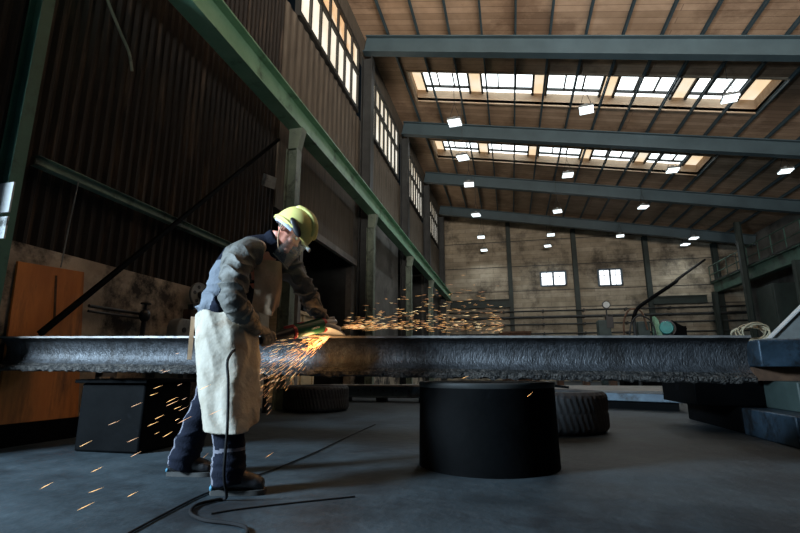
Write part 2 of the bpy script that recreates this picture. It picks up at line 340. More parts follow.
# skylights: timber well, dark sashes, bright panes, yellowed sheets between
for a, b in SKY:
    wn += 1; H = .52
    f = MB()
    for y, t in ((a, -.08), (b, .08)):
        f.add([(SKX0, y, zc(SKX0) - .05), (SKX1, y, zc(SKX1) - .05), (SKX1, y, zc(SKX1) + H), (SKX0, y, zc(SKX0) + H), (SKX0, y + t, zc(SKX0) - .05), (SKX1, y + t, zc(SKX1) - .05), (SKX1, y + t, zc(SKX1) + H), (SKX0, y + t, zc(SKX0) + H)],
              [(0, 1, 2, 3), (7, 6, 5, 4), (0, 4, 5, 1), (3, 2, 6, 7), (1, 5, 6, 2), (0, 3, 7, 4)])
    for x, t in ((SKX0, -.08), (SKX1, .08)):
        q = MB(); f.box(min(x, x + t), max(x, x + t), a - .08, b + .08, zc(x) - .05, zc(x) + H)
    well = struct(f'window_{wn}', f, 'well')
    per = (SKX1 - SKX0) / 5
    def slab(m, x0, x1, y0, y1, dz, th, mi=0):
        m.add([(x0, y0, zc(x0) + dz), (x1, y0, zc(x1) + dz), (x1, y1, zc(x1) + dz), (x0, y1, zc(x0) + dz), (x0, y0, zc(x0) + dz + th), (x1, y0, zc(x1) + dz + th), (x1, y1, zc(x1) + dz + th), (x0, y1, zc(x0) + dz + th)],
              [(3, 2, 1, 0), (4, 5, 6, 7), (0, 1, 5, 4), (1, 2, 6, 5), (2, 3, 7, 6), (3, 0, 4, 7)], mi)
    for i in range(5):
        x0 = SKX0 + per * i + (.40 if i == 0 else .24); x1 = SKX0 + per * (i + 1) - (.55 if i == 4 else .24)
        s_ = MB()
        for u0, u1 in ((x0 - .03, x0 + .05), (x1 - .05, x1 + .03)): slab(s_, u0, u1, a, b, H - .12, .1)
        for v0, v1 in ((a, a + .08), (b - .42, b - .34)): slab(s_, x0, x1, v0, v1, H - .12, .1)
        for k in (1, 2):
            xm = x0 + (x1 - x0) * k / 3; slab(s_, xm - .025, xm + .025, a, b - .35, H - .10, .08)
        so = obj('sash', s_, 'frame', well)
        p_ = MB(); slab(p_, x0, x1, a, b, H - .03, .02); obj('pane', p_, 'pane', so)
    ys_ = MB()
    edges = [SKX0] + [SKX0 + per * i for i in range(1, 5)] + [SKX1]
    for i, x in enumerate(edges):
        u0 = x if i == 0 else x - (.55 if i == 5 else .24); u1 = x if i == 5 else x + (.40 if i == 0 else .24)
        slab(ys_, u0, u1, a, b, H - .03, .02)
    obj('yellowed_sheet', ys_, 'pane_y', well)
# back wall windows
for x0, x1, z0, z1, nb in ((2.25, 3.9, 6.38, 7.35, 2), (6.0, 7.45, 6.25, 7.35, 2)):
    wn += 1; f = MB(); y0, y1 = BY - .12, BY + .02
    for zz in (z0, z1): f.box(x0, x1, y0, y1, zz - .05, zz + .05)
    for k in range(nb + 1):
        x = x0 + (x1 - x0) * k / nb; f.box(x - .06, x + .06, y0, y1, z0, z1)
    for k in range(nb):
        x = x0 + (x1 - x0) * (k + .5) / nb; f.box(x - .015, x + .015, y0 + .04, y1, z0, z1)
    f.box(x0, x1, y0 + .04, y1, z0 + (z1 - z0) * .62, z0 + (z1 - z0) * .62 + .03)
    fr = struct(f'window_{wn}', f, 'blue_steel')
    obj('pane', MB().box(x0, x1, BY - .05, BY - .04, z0, z1), 'pane_b', fr)

# roof girders
for i, y in enumerate((13.7, 19.6, 25.4, 31.3)):
    p0, p1 = V((WX + .12, y, zr(WX + .12) - .325)), V((RX - .12, y, zr(RX - .12) - .325))
    g = MB().ibeam(p0, p1, .30, .62, t=.035)
    one('roof_girder', g, 'steel_teal', ['nearest teal-grey steel roof girder, in front of both skylights', 'teal-grey steel roof girder spanning between the two skylights', 'teal-grey steel roof girder just beyond the far skylight', 'farthest teal-grey roof girder, close to the concrete block end wall'][i], 'roof girder', 'roof girders across the hall', smooth=20)
# purlins
for k in range(-2, 15):
    x = -1.47 + 1.046 * k
    one('roof_purlin', MB().ibeam((x, 4, zr(x) + .115), (x, BY - .02, zr(x) + .115), .06, .13, t=.016), 'steel_teal', f'dark steel purlin under the roof boards, {ORD[k + 2]} from the clerestory windows', 'purlin', 'roof purlins along the hall', smooth=20)
# clerestory columns and crane-girder columns
for i, y in enumerate((13.75, 19.6, 25.4, 31.3)):
    where = ['below the nearest roof girder', 'below the second roof girder', 'below the third roof girder', 'nearest the end wall'][i]
    one('wall_column', MB().ibeam((WX + .22, y, 0), (WX + .22, y, zr(WX) - .85), .34, .36, up=(1, 0, 0), t=.03), 'steel_dark', 'tall dark steel column on the window wall, ' + where, 'column', 'tall columns of the window wall', smooth=20)
for i, y in enumerate((7.95, 13.33, 18.9, 24.4)):
    cm = MB().ibeam((-3.97, y, 0), (-3.97, y, 4.9), .21, .23, up=(1, 0, 0), t=.02)
    cm.prism([(-4.05, y - .09, 4.9), (-4.05, y - .09, 5.325), (-3.76, y - .09, 5.325), (-3.85, y - .09, 4.9)], (0, .18, 0))
    where = ['behind the yellow helmet', 'just beyond the dark doorway', 'third along the green crane girder', 'farthest along the green crane girder'][i]
    one('crane_column', cm, 'green_grey', 'slim grey-green column carrying the green crane girder, ' + where, 'column', 'columns under the crane girder', smooth=20)
cg = thing('crane_girder', (-3.95, 3, 5.33), 'long green crane runway girder high along the left wall', 'girder')
obj('girder', MB().ibeam((-3.94, 2.6, 5.60), (-3.94, BY - 1, 5.60), .30, .54, t=.03), 'green', cg, smooth=20)
obj('rail', MB().box(-3.98, -3.92, 2.6, BY - 1, 5.87, 5.95), 'steel_dark', cg)
# near green column
nc = thing('green_column', (-4.42, 3.28, 0), 'broad dark green steel column at the left edge of the picture', 'column')
obj('shaft', MB().ibeam((-4.405, 3.17, 0), (-4.405, 3.17, 6.3), .12, .17, up=(1, 0, 0), t=.02), 'green_near', nc, smooth=20)
for z0, z1 in ((2.02, 2.30), (1.78, 1.98)):
    obj('white_plate', MB().bbox((-4.35, 3.10, (z0 + z1) / 2), (.115, 0, .004), (0, .008, 0), (0, 0, (z1 - z0) / 2)), 'white_plate', nc)
one('wall_rail', MB().ibeam((WX + .06, 3.4, 2.67), (WX + .06, 8.2, 2.67), .1, .1), 'green_rail', 'green horizontal rail across the dark corrugated wall', 'rail', smooth=20)
one('diagonal_brace', MB().bar((-4.28, 7.9, 5.15), (-4.28, 3.6, 1.0), .045, .05), 'black_steel', 'dark diagonal steel brace carried on along its shadow in front of the corrugated wall', 'brace')  # real strut above; the lower run is dark steel in place of a shadow
cdt = smoothpath([(-4.42, 3.70, 5.2), (-4.42, 3.88, 4.92), (-4.42, 4.1, 4.68), (-4.42, 4.28, 4.5), (-4.42, 4.36, 4.3)])
one('conduit', MB().tube(cdt, .018, 8), 'green_grey', 'short green conduit slanting down the top of the dark wall', 'conduit')
one('hanging_wire', MB().tube([(-4.36, 3.82, 2.62), (-4.37, 3.8, 2.1), (-4.38, 3.79, 1.68)], .006, 6), 'grey_machine', 'thin pale wire hanging from the green rail to the orange board', 'wire')
# orange board leaning on the plinth
ob = thing('orange_board', (-4.4, 3.8, .0), 'tall orange-brown board leaning on the stained wall at far left', 'board')
obj('panel', MB().add([(-4.385, 3.42, .2), (-4.385, 4.24, .2), (-4.44, 4.12, 1.70), (-4.44, 3.41, 1.66), (-4.41, 3.42, .2), (-4.41, 4.24, .2), (-4.465, 4.12, 1.70), (-4.465, 3.41, 1.66)],
    [(0, 1, 2, 3), (7, 6, 5, 4), (0, 4, 5, 1), (3, 2, 6, 7), (1, 5, 6, 2), (0, 3, 7, 4)]), 'orange', ob)
obj('base_rail', MB().box(-4.46, -4.37, 3.36, 4.26, 0, .2), 'black_steel', ob)
obj('batten', MB().bar((-4.435, 3.80, 1.60), (-4.415, 3.84, 1.15), .012, .02), 'rust', ob)
# pipes with valve on the plinth
pp = thing('wall_pipe', (-4.4, 4.9, 1.2), 'thin dark pipe with valve running along the stained wall', 'pipe')
obj('upper_pipe', MB().tube([(-4.4, 4.2, 1.345), (-4.4, 5.05, 1.345)], .018, 10), 'steel_dark', pp)
obj('lower_pipe', MB().tube([(-4.4, 4.2, 1.29), (-4.4, 5.05, 1.29)], .014, 10), 'steel_dark', pp)
obj('valve', MB().ell((-4.34, 4.95, 1.32), (.06, 0, 0), (0, .07, 0), (0, 0, .08)).tube([(-4.34, 4.95, 1.32), (-4.34, 4.95, 1.46)], .015).lathe([(.06, 0), (.06, .015)], (-4.34, 4.95, 1.46), n=16).tube([(-4.34, 4.95, 1.3), (-4.34, 4.93, .9)], .03), 'black', pp)
# bench with machines against the plinth
wb = thing('workbench', (-4.1, 5.9, 0), 'dark steel workbench against the stained wall behind the worker', 'workbench')
obj('top', MB().box(-4.45, -3.85, 5.12, 7.4, .92, .98), 'steel_dark', wb)
for x in (-4.38, -3.92):
    for y in (5.2, 7.3): obj('leg', MB().box(x - .035, x + .035, y - .035, y + .035, 0, .92), 'steel_dark', wb)
fd = MB(); c = V((-4.33, 5.95, 1.72)); ax = V((1, -.12, .1)).normalized(); e1 = V((0, 0, 1)); e1 = (e1 - ax * e1.dot(ax)).normalized(); e2 = ax.cross(e1)
flt = thing('drill_stand', (-4.2, 5.95, .98), 'grey flanged machine head with holes standing behind the worker', 'machine')
ring = MB().lathe([(.05, -.02), (.185, -.02), (.19, -.01), (.19, .01), (.185, .02), (.05, .02)], c, ax, 40)
obj('flange', ring, 'grey_machine', flt)
for k in range(6):
    a = k * math.pi / 3 + .3; obj('bolt_hole', MB().lathe([(.028, -.024), (.028, .024)], c + (e1 * math.cos(a) + e2 * math.sin(a)) * .12, ax, 14), 'black', flt)
obj('spindle', MB().lathe([(.06, -.05), (.06, .06), (.035, .06), (.03, .16)], c, ax, 20).bbox((-4.26, 5.8, 1.55), (.04, 0, 0), (0, .12, .03), (0, -.01, .035)), 'black', flt)
obj('stand', MB().box(-4.42, -4.30, 5.75, 6.2, .98, 1.5), 'rust', flt)
gh = thing('machine_guard', (-4.2, 5.42, .98), 'rounded grey machine guard on the bench left of the flanged machine', 'machine')
obj('housing', MB().prism([(-4.3, 5.3, .98), (-4.3, 5.3, 1.22), (-4.3, 5.34, 1.3), (-4.3, 5.40, 1.33), (-4.3, 5.56, 1.33), (-4.3, 5.56, .98)], (.16, 0, 0)), 'grey_machine', gh, bevel=.015)
obj('port', MB().lathe([(.035, 0), (.035, .012)], (-4.14, 5.43, 1.18), (1, 0, 0), 18), 'black', gh)
ft = thing('lamp_tube', (-4.1, 5.66, .98), 'short pale upright tube on the bench beside the grey guard', 'tube')
obj('tube', MB().tube([(-4.08, 5.7, 1.0), (-4.1, 5.7, 1.36)], .028, 12), 'white_plate', ft); obj('foot', MB().lathe([(.05, 0), (.05, .03)], (-4.08, 5.7, .98), n=16), 'black', ft)
rp = thing('rusty_frame', (-4.3, 4.45, 0), 'small rusty frame with orange plate beside the orange board', 'frame')
obj('frame', MB().box(-4.36, -4.3, 4.36, 4.40, 0, .68).box(-4.36, -4.3, 4.56, 4.59, 0, .68).box(-4.36, -4.3, 4.36, 4.59, .3, .35).box(-4.36, -4.3, 4.36, 4.59, .60, .66), 'pale_slab', rp)
obj('plate', MB().box(-4.37, -4.33, 4.37, 4.59, .36, .56), 'orange', rp)
# small unlit flood light on the wall
fl = thing('wall_floodlight', (-4.4, 7.65, 4.1), 'small unlit grey floodlight on the dark wall above the helmet', 'floodlight')
obj('body', MB().bbox((-4.30, 7.65, 4.16), (.05, -.03, -.03), (.05, .10, 0), (.02, -.01, .11)), 'grey_machine', fl)
obj('bracket', MB().bar((-4.5, 7.7, 4.2), (-4.3, 7.66, 4.17), .03, .03), 'black', fl)
# timber crate in the doorway
crt = thing('timber_crate', (-4.9, 9.9, 0), 'pale timber crate in the doorway, seen under the worker\'s chest', 'crate')
obj('body', MB().box(-5.2, -4.65, 9.6, 10.9, 0, 1.95), 'timber', crt)
for y in (9.65, 10.2, 10.85): obj('batten', MB().box(-4.66, -4.62, y - .04, y + .04, .0, 1.96), 'timber', crt)
obj('lid', MB().box(-5.24, -4.6, 9.55, 10.95, 1.93, 2.0), 'timber', crt)
shf = thing('storage_rack', (-6.6, 11.2, 0), 'dim storage rack inside the dark doorway left of the sparks', 'rack')
for z in (.8, 1.7, 2.6): obj('shelf', MB().box(-7.3, -6.2, 10.2, 13.0, z, z + .05), 'rust', shf)
for y in (10.2, 13.0):
    for x in (-7.25, -6.25): obj('post', MB().box(x - .04, x + .04, y - .04, y + .04, 0, 3.2), 'panel', shf)

# ------------------------------------------------ back wall: columns, rails, crane beams
for i, x in enumerate((.19, 4.55, 9.04, 13.1)):
    one('end_wall_column', MB().ibeam((x, BY - .2, 0), (x, BY - .2, zc(x) - .25), .3, .34, up=(0, 1, 0), t=.03), 'green_black', 'dark green column on the block end wall, ' + ['left of both small windows', 'between the two small windows', 'right of both small windows', 'in the far right corner'][i], 'column', 'columns on the end wall', smooth=20)
one('end_wall_beam', MB().ibeam((-4.0, BY - .52, 5.2), (.1, BY - .52, 5.2), .25, .55), 'green_black', 'short dark green beam on the end wall left of its first column', 'beam', smooth=20)
one('end_wall_beam', MB().ibeam((9.1, BY - .52, 5.1), (12.2, BY - .52, 5.1), .25, .5), 'green_black', 'short dark green beam on the end wall below the diagonal boom', 'beam', smooth=20)
for i, z in enumerate((4.62, 4.2, 3.72, 3.1)):
    hp = thing('wall_pipe', (4, BY - .2, z), f'long dark pipe along the end wall, {["topmost", "second", "third", "lowest"][i]} of the run', 'pipe', 'pipes along the end wall')
    obj('pipe', MB().tube([(WX + .4, BY - .46, z), (RX - .1, BY - .46, z)], .05 if i != 1 else .08, 8), 'steel_dark', hp)
    for k in range(7): obj('clip', MB().box(-3 + k * 2.6, -2.92 + k * 2.6, BY - .52, BY - .005, z - .09, z + .09), 'steel_dark', hp)
# right gallery / crane runway
gr = thing('crane_gallery', (12.6, 28, 0), 'dark green crane runway with handrail along the far right side', 'gallery')
obj('girder', MB().ibeam((12.7, 19, 5.75), (12.7, BY - .5, 5.75), .36, .7, t=.05), 'green_dark', gr, smooth=20)
obj('walkway', MB().box(12.5, 14.4, 19, BY - .5, 6.12, 6.18), 'steel_dark', gr)
for z in (6.6, 7.15): obj('handrail', MB().tube([(12.55, 19, z), (12.55, BY - .5, z)], .03, 8), 'green_dark', gr)
for k in range(12): obj('post', MB().box(12.53, 12.57, 19.5 + k * 1.25, 19.55 + k * 1.25, 6.15, 7.17), 'green_dark', gr)
for i, (y, h_) in enumerate(((32.4, 5.4), (28.3, 8.6), (23.6, 5.4))):
    one('gallery_column', MB().ibeam((12.34, y, 0), (12.34, y, h_), .26, .26, up=(1, 0, 0)), 'green_black', ['slim green-grey column under the right gallery, next to the end wall', 'tall green-grey column rising past the right gallery handrail', 'green-grey gallery column at the right picture edge'][i], 'column', 'columns of the right gallery', smooth=20)
pb = thing('switch_cabinet', (12.9, 27.2, 0), 'tall dark green cabinet below the right gallery', 'cabinet')
obj('body', MB().box(12.6, 13.6, 26.3, 28.0, 0, 4.85), 'green_black', pb, bevel=.02)
q = obj('door', MB().box(12.57, 12.6, 26.4, 27.9, .2, 4.7), 'green_black', pb); obj('handle', MB().box(12.53, 12.57, 26.5, 26.55, 1.2, 1.6), 'steel_dark', q)
# diagonal boom and hoses
bo = thing('swing_boom', (4.6, 20, 0), 'dark hose boom rising diagonally to the far right corner column', 'boom')
obj('mast', MB().tube([(4.7, 20, 0), (4.7, 20, 2.6)], .07, 10), 'steel_dark', bo)
obj('arm', MB().tube(smoothpath([(4.65, 20, 2.5), (4.85, 20, 3.0), (5.35, 20, 3.38), (6.3, 20, 4.0), (8.29, 25.5, 5.16), (12.25, 32.9, 7.55)]), .07, 8), 'black_steel', bo)
obj('hose', MB().tube(smoothpath([(4.3, 20, 2.0), (4.35, 20, 2.6), (4.6, 20, 3.0), (5.0, 20, 2.9), (5.15, 20, 2.2)]), .035, 8), 'rust', bo)
obj('hose', MB().tube(smoothpath([(4.45, 19.9, 1.9), (4.6, 19.9, 2.5), (4.9, 19.9, 2.75), (5.3, 19.9, 2.5), (5.4, 19.9, 1.9)]), .03, 8), 'black', bo)
# machines in the distance
cb = thing('control_cabinet', (3.63, 20.2, 0), 'grey-green control cabinet far back below the second small window', 'cabinet')
obj('body', MB().box(3.4, 3.86, 20, 20.5, 0, 2.62), 'cab', cb, bevel=.02); q = obj('door', MB().box(3.43, 3.83, 19.98, 20, .2, 2.55), 'cab', cb); obj('handle', MB().box(3.76, 3.79, 19.95, 19.98, 1.3, 1.6), 'black', q); obj('duct', MB().box(3.7, 3.95, 19.95, 20.2, 2.3, 2.75), 'black', cb)
gg = thing('pressure_gauge', (3.85, 20.6, 0), 'round pale-faced gauge on a thin post above the control cabinet', 'gauge')
obj('post', MB().tube([(3.85, 20.6, 0), (3.85, 20.6, 3.1)], .03, 8), 'steel_dark', gg)
obj('case', MB().lathe([(.16, 0), (.16, .08)], (3.85, 20.5, 3.28), (0, 1, 0), 24), 'black', gg); obj('dial', MB().lathe([(.125, 0), (.125, .02)], (3.85, 20.485, 3.28), (0, 1, 0), 24), 'white_plate', gg)
mc = thing('lathe_machine', (5.2, 20.4, 0), 'dark machine with turquoise motor drum in the far middle', 'machine')
obj('bed', MB().box(4.2, 6.9, 20.3, 21.2, 0, 1.95), 'black_steel', mc, bevel=.03)
obj('head', MB().box(4.85, 5.3, 20.2, 20.9, 1.95, 2.55), 'cab', mc, bevel=.03)
obj('tailstock', MB().box(6.05, 6.6, 20.3, 20.9, 1.95, 2.35).tube([(6.1, 20.4, 2.5), (6.6, 20.4, 2.2)], .1), 'black_steel', mc)
obj('motor_drum', MB().lathe([(.08, -.02), (.22, -.02), (.25, .03), (.25, .45), (.21, .5)], (5.85, 20.1, 2.28), (.25, 1, 0), 28), 'teal', mc)
obj('drum_flange', MB().lathe([(.2, 0), (.34, .0), (.34, .07), (.2, .07)], (5.9, 20.35, 2.28), (.25, 1, 0), 28), 'black', mc)
obj('guard', MB().prism([(5.45, 20.2, 1.95), (5.5, 20.2, 2.75), (5.62, 20.2, 2.6), (5.72, 20.2, 1.95)], (0, .3, 0)), 'green', mc)
bx = thing('scrap_bin', (.2, 20.2, 0), 'rusty brown scrap bin standing far back beyond the beam', 'bin')
obj('tub', MB().prism([(-.38, 20, 0), (.76, 20, 0), (.80, 20, 2.2), (-.42, 20, 2.2)], (0, .7, 0)), 'rust', bx)
obj('rim', MB().box(-.46, .84, 19.96, 20.74, 2.15, 2.24), 'rust', bx)
for x in (-.2, .55): obj('rib', MB().box(x - .04, x + .04, 19.95, 20, 0, 2.15), 'rust', bx)

# ------------------------------------------------ pendant lamps
LX = tuple(-1.47 + 1.046 * k for k in (0, 4, 8, 12))
LY = {0: (14.55, 17.3, 20.1, 24.45, 28.85, 32.2), 1: (14.7, 20.0, 24.8, 29.3, 32.0), 2: (15.0, 20.45, 25.1, 30.5), 3: (20.8, 30.9, 32.4)}
lab = ('row nearest the clerestory windows', 'second row from the clerestory windows', 'third row from the clerestory windows', 'row nearest the right gallery')
proto = thing('pendant_lamp', (0, 0, 0), 'x', 'lamp', 'pendant lamps under the roof')
obj('housing', MB().box(-.22, .22, -.22, .22, .06, .13).box(-.05, .05, -.05, .05, .13, .25), 'grey_machine', proto, bevel=.01)
for k in (-1, 0, 1): obj('light_bar', MB().box(-.21, .21, k * .17 - .028, k * .17 + .028, .0, .06), 'lamp', proto)
ld = bpy.data.lights.new('lamp_light', 'SPOT'); ld.spot_size = R(155); ld.spot_blend = .6; ld.shadow_soft_size = .03; ld.energy = 90; ld.color = (.86, .96, 1)
lo_ = bpy.data.objects.new('lamp_light', ld); C.objects.link(lo_); lo_.parent = proto; lo_.location = (0, 0, -.03)
first = True
for ci, ys in LY.items():
    for j, y in enumerate(ys):
        lp = proto if first else copy_tree(proto); first = False
        x = LX[ci]; z = 8.75
        if ci == 3: z = 8.45
        lp.location = (x, y, z); lp.rotation_euler.z = R(random.uniform(-12, 12)); ORG[lp.name] = V((x, y, z))
        lp['label'] = f'lit pendant lamp, {ORD[j]} from the near end in the {lab[ci]}'
        cbm = MB()
        top = zr(x) + .048
        for dx in (-.2, .2): cbm.tube([V((x + dx, y, z + .1)), V((x, y, z + .75))], .008, 5)
        cbm.tube([V((x, y, z + .75)), V((x, y, top))], .009, 5)
        q = obj('cable', cbm, 'steel_dark', lp); q.rotation_euler.z = -lp.rotation_euler.z

# ================================================================ THE FOREGROUND
# the big rolled beam
bm_ = MB(); N = 420; X0, X1 = -4.365, 1.42
prof = [(3.30, .905), (3.30, .889), (3.332, .876), (3.358, .858), (3.376, .83), (3.386, .79), (3.389, .75), (3.384, .715), (3.37, .69), (3.35, .668), (3.324, .650), (3.302, .640), (3.30, .615), (3.31, .600),
        (3.70, .600), (3.70, .635), (3.64, .66), (3.60, .70), (3.60, .81), (3.64, .85), (3.70, .885), (3.70, .905)]
k = len(prof); vs = []
for i in range(N + 1):
    x = X0 + (X1 - X0) * i / N
    for j, (y, z) in enumerate(prof):
        n1 = noise.noise(V((x * 28, j * 3.1, 0))); n2 = noise.noise(V((x * 9, j * 1.7, 5)))
        if 10 <= j <= 14: y += .010 * n1 + .006 * n2; z += (.010 * n1 + .006 * n2) * (1.3 if j in (12, 13) else .7)
        elif 2 <= j < 10: y += .0015 * n1
        if j < 2: z += .0015 * n2
        vs.append((x, y, .6085 + (-.2 - x) * .0148 + (z - .6) * .94))
fs = []; ms = []
for i in range(N):
    for j in range(k):
        fs.append((i * k + j, i * k + (j + 1) % k, (i + 1) * k + (j + 1) % k, (i + 1) * k + j)); ms.append(1 if 9 <= j <= 13 else (2 if j in (0, k - 1) else 0))
fs += [list(range(k))[::-1], list(range(N * k, (N + 1) * k))]; ms += [0, 0]
bm_.v = [V(p) for p in vs]; bm_.f = [list(f) for f in fs]; bm_.m = ms
one('steel_beam', bm_, ['beam', 'beam_rust', 'ground_edge'], 'long heavy rolled steel beam with ragged lower edge lying across the hall', 'beam', smooth=50)
# pedestals
pd = thing('steel_pedestal', (-.2, 3.74, 0), 'black round steel pedestal carrying the beam in the middle', 'pedestal')
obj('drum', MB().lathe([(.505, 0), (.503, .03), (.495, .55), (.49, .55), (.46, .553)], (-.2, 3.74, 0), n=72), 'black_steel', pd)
obj('rim', MB().lathe([(.44, .545), (.495, .545), (.50, .555), (.50, .575), (.495, .582), (.44, .582)], (-.2, 3.74, 0), n=72, closed=True), 'steel_dark', pd)
obj('bearing_plate', MB().lathe([(.45, .54), (.45, .578)], (-.2, 3.74, 0), n=48), 'black_steel', pd)
pd2 = thing('steel_pedestal', (-3.3, 3.85, 0), 'black steel pedestal under the beam behind the worker, lost in shadow', 'pedestal')
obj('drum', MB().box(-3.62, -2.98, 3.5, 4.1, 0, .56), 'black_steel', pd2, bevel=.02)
obj('top_plate', MB().box(-3.66, -2.94, 3.46, 4.14, .56, .592), 'black_steel', pd2, bevel=.005)
# tyres
def tyre(c, r, h, label):
    t = thing('tyre', (c[0], c[1], 0), label, 'tyre', 'tyres lying on the floor')
    m = MB(); n = 240; pr = []
    prof = [(.56, .09), (.62, .05), (.80, .015), (.93, .03), (.985, .10), (1, .16)] + [(1, .16 + .68 * q / 12) for q in range(1, 12)] + [(1, .84), (.985, .90), (.93, .97), (.80, .985), (.62, .95), (.56, .91), (.54, .75), (.60, .5), (.54, .25)]
    vs = []
    for rr, zz in prof:
        for j in range(n):
            rad = rr * r; a = 2 * math.pi * j / n
            if .10 < zz < .90 and rr > .95:
                row = int((zz - .1) / .8 * 6); blk = ((j + row) // 2) % 2
                groove = abs(((zz - .1) / .8 * 6) % 1 - .0) < .12
                rad -= r * (.013 if (blk == 0 or groove) else 0)
            elif rr > .92: rad -= r * .012 * ((j // 3) % 2)
            vs.append((c[0] + rad * math.cos(a), c[1] + rad * math.sin(a), zz * h))
    kk = len(prof); fs = [(i * n + j, i * n + (j + 1) % n, ((i + 1) % kk) * n + (j + 1) % n, ((i + 1) % kk) * n + j) for i in range(kk) for j in range(n)]
    m.add(vs, fs)
    obj('carcass', m, 'rubber', t, smooth=25)
    bd_ = MB()
    for z in (.93, .07): bd_.lathe([(.575 * r, z * h - .012), (.60 * r, z * h - .012), (.60 * r, z * h + .012), (.575 * r, z * h + .012)], (c[0], c[1], 0), n=60, closed=True)
    obj('bead', bd_, 'rubber', t)
tyre((-3.285, 7.88), .555, .43, 'worn truck tyre lying flat on the floor beside the worker')
tyre((.41, 5.95), .62, .45, 'truck tyre lying flat on the floor right of the round pedestal')
wd = thing('timber_wedge', (-4.1, 8.45, 0), 'pale A-shaped timber trestle standing behind the tyre beside the worker', 'trestle')
obj('leg', MB().bar((-4.22, 8.5, 0), (-4.08, 8.5, .60), .06, .06), 'timber', wd); obj('leg', MB().bar((-3.94, 8.5, 0), (-4.08, 8.5, .60), .06, .06), 'timber', wd); obj('crosspiece', MB().box(-4.2, -3.98, 8.46, 8.53, .55, .62), 'timber', wd)
# long sections on the floor beyond the beam
lg = thing('bolted_section', (-2.8, 10.6, 0), 'long blue-grey bolted steel section on feet, between tyre and pedestal', 'steel section')
obj('web', MB().box(-4.1, -.4, 10.5, 10.75, .10, .34), 'blue_steel', lg)
obj('flange', MB().box(-4.1, -.4, 10.4, 10.85, .33, .36), 'pale_slab', lg); obj('flange', MB().box(-4.1, -.4, 10.4, 10.85, .09, .115), 'blue_steel', lg)
bo_ = MB()
for q in range(13): bo_.lathe([(.022, -.02), (.022, .02)], (-3.95 + q * .29, 10.49, .24), (0, 1, 0), 10)
obj('bolt', bo_, 'black', lg)
for x in (-3.7, -2.85, -1.9, -.9): obj('foot', MB().box(x - .08, x + .08, 10.38, 10.8, 0, .09), 'black_steel', lg)
sl = thing('steel_slab', (2, 9, 0), 'flat blue-grey steel slab on the floor behind the right tyre', 'slab')
obj('plate', MB().prism([(.85, 9.9, .14), (2.78, 8.95, .14), (2.9, 10.2, .14), (1.0, 10.8, .14)], (0, 0, .14)), 'blue_steel', sl, bevel=.01)
obj('skid', MB().prism([(.95, 9.95, 0), (2.7, 9.1, 0), (2.72, 9.3, 0), (.97, 10.15, 0)], (0, 0, .14)), 'black_steel', sl)
obj('skid', MB().prism([(1.05, 10.5, 0), (2.8, 9.95, 0), (2.82, 10.1, 0), (1.05, 10.7, 0)], (0, 0, .14)), 'black_steel', sl)
one('concrete_slab', MB().box(.6, 5.5, 12.6, 17.0, 0, .2), 'pale_slab', 'wide pale slab on the floor far behind the right tyre', 'slab', bevel=.01)
rl = thing('steel_bar', (.75, 10.8, 0), 'dark flat bar slanting onto the slab behind the right tyre', 'bar')
obj('bar', MB().bar((.15, 11.2, .42), (1.15, 10.9, .32), .08, .05), 'black_steel', rl)
obj('chock', MB().box(.2, .4, 11.0, 11.4, 0, .38), 'pale_slab', rl)
one('concrete_slab', MB().box(-3.6, -.9, 13.6, 16.5, 0, .22), 'pale_slab', 'wide pale slab on the floor far behind the bolted section', 'slab', bevel=.01)
# far low timbers right behind beam
for i, x in enumerate((.75, 1.6, 2.5, 3.4)):
    one('timber_block', MB().box(x, x + .22, 18.6, 19.0, 0, .42), 'rust', f'small brown timber block far back beneath the beam, {ORD[i]} from the left', 'block', 'timber blocks far back')

# stack at right
one('steel_block', MB().box(2.40, 3.9, 6.06, 7.75, 0, .28), 'black_steel', 'black steel block on the floor at right, behind the blue-lit block', 'block', bevel=.015)
one('steel_block', MB().box(2.38, 3.9, 4.98, 6.0, .0, .275), 'blue', 'steel block in blue-lit colour on the floor at the right picture edge', 'block', bevel=.015)  # near part of the long block, blue light put into its colour
one('steel_block', MB().box(1.98, 3.7, 6.1, 7.3, .282, .56), 'black_steel', 'black steel block lying on the lower black block', 'block', bevel=.015)
one('steel_block', MB().box(2.62, 3.8, 5.35, 6.0, .277, .56), 'cab', 'dark green steel block lying on the blue-lit block', 'block', bevel=.015)
one('timber_spacer', MB().box(2.45, 4.2, 5.75, 5.95, .562, .70), 'rust', 'brown timber spacer under the blue slab, nearer of the two', 'spacer', 'timber spacers')
one('timber_spacer', MB().box(2.2, 4.2, 6.5, 6.72, .562, .70), 'rust', 'brown timber spacer under the blue slab, farther of the two', 'spacer', 'timber spacers')
one('steel_slab', MB().box(2.42, 4.4, 5.5, 7.0, .702, .97), 'blue', 'blue steel slab on timber spacers at right, beyond the beam end', 'slab', bevel=.015)
gs = thing('gusset_plate', (2.9, 5.75, .972), 'pale grey triangular steel gusset standing on the blue slab', 'plate')
obj('web', MB().prism([(2.62, 5.72, .985), (3.25, 5.72, .985), (3.25, 5.72, 1.45), (3.1, 5.72, 1.45)], (0, .03, 0)), 'grey_machine', gs)
obj('base', MB().box(2.55, 3.3, 5.6, 5.9, .972, .986), 'grey_machine', gs); obj('rib', MB().bar((2.62, 5.735, .985), (3.12, 5.735, 1.46), .1, .012, up=(-.7, 0, .7)), 'white_plate', gs)
cl = MB(); pts = []
for q in range(150):
    a = q * .29; rr = .14 + .035 * noise.noise(V((q * .13, 2, 0))); pts.append(V((2.62 + rr * 1.05 * math.cos(a) + .02 * math.sin(a * .31), 6.05 + .12 * math.cos(a * .7 + 1), 1.075 + .085 * math.sin(a) * (1 + .25 * math.sin(q * .21)))))
for p in pts: p.z = max(p.z, .98)
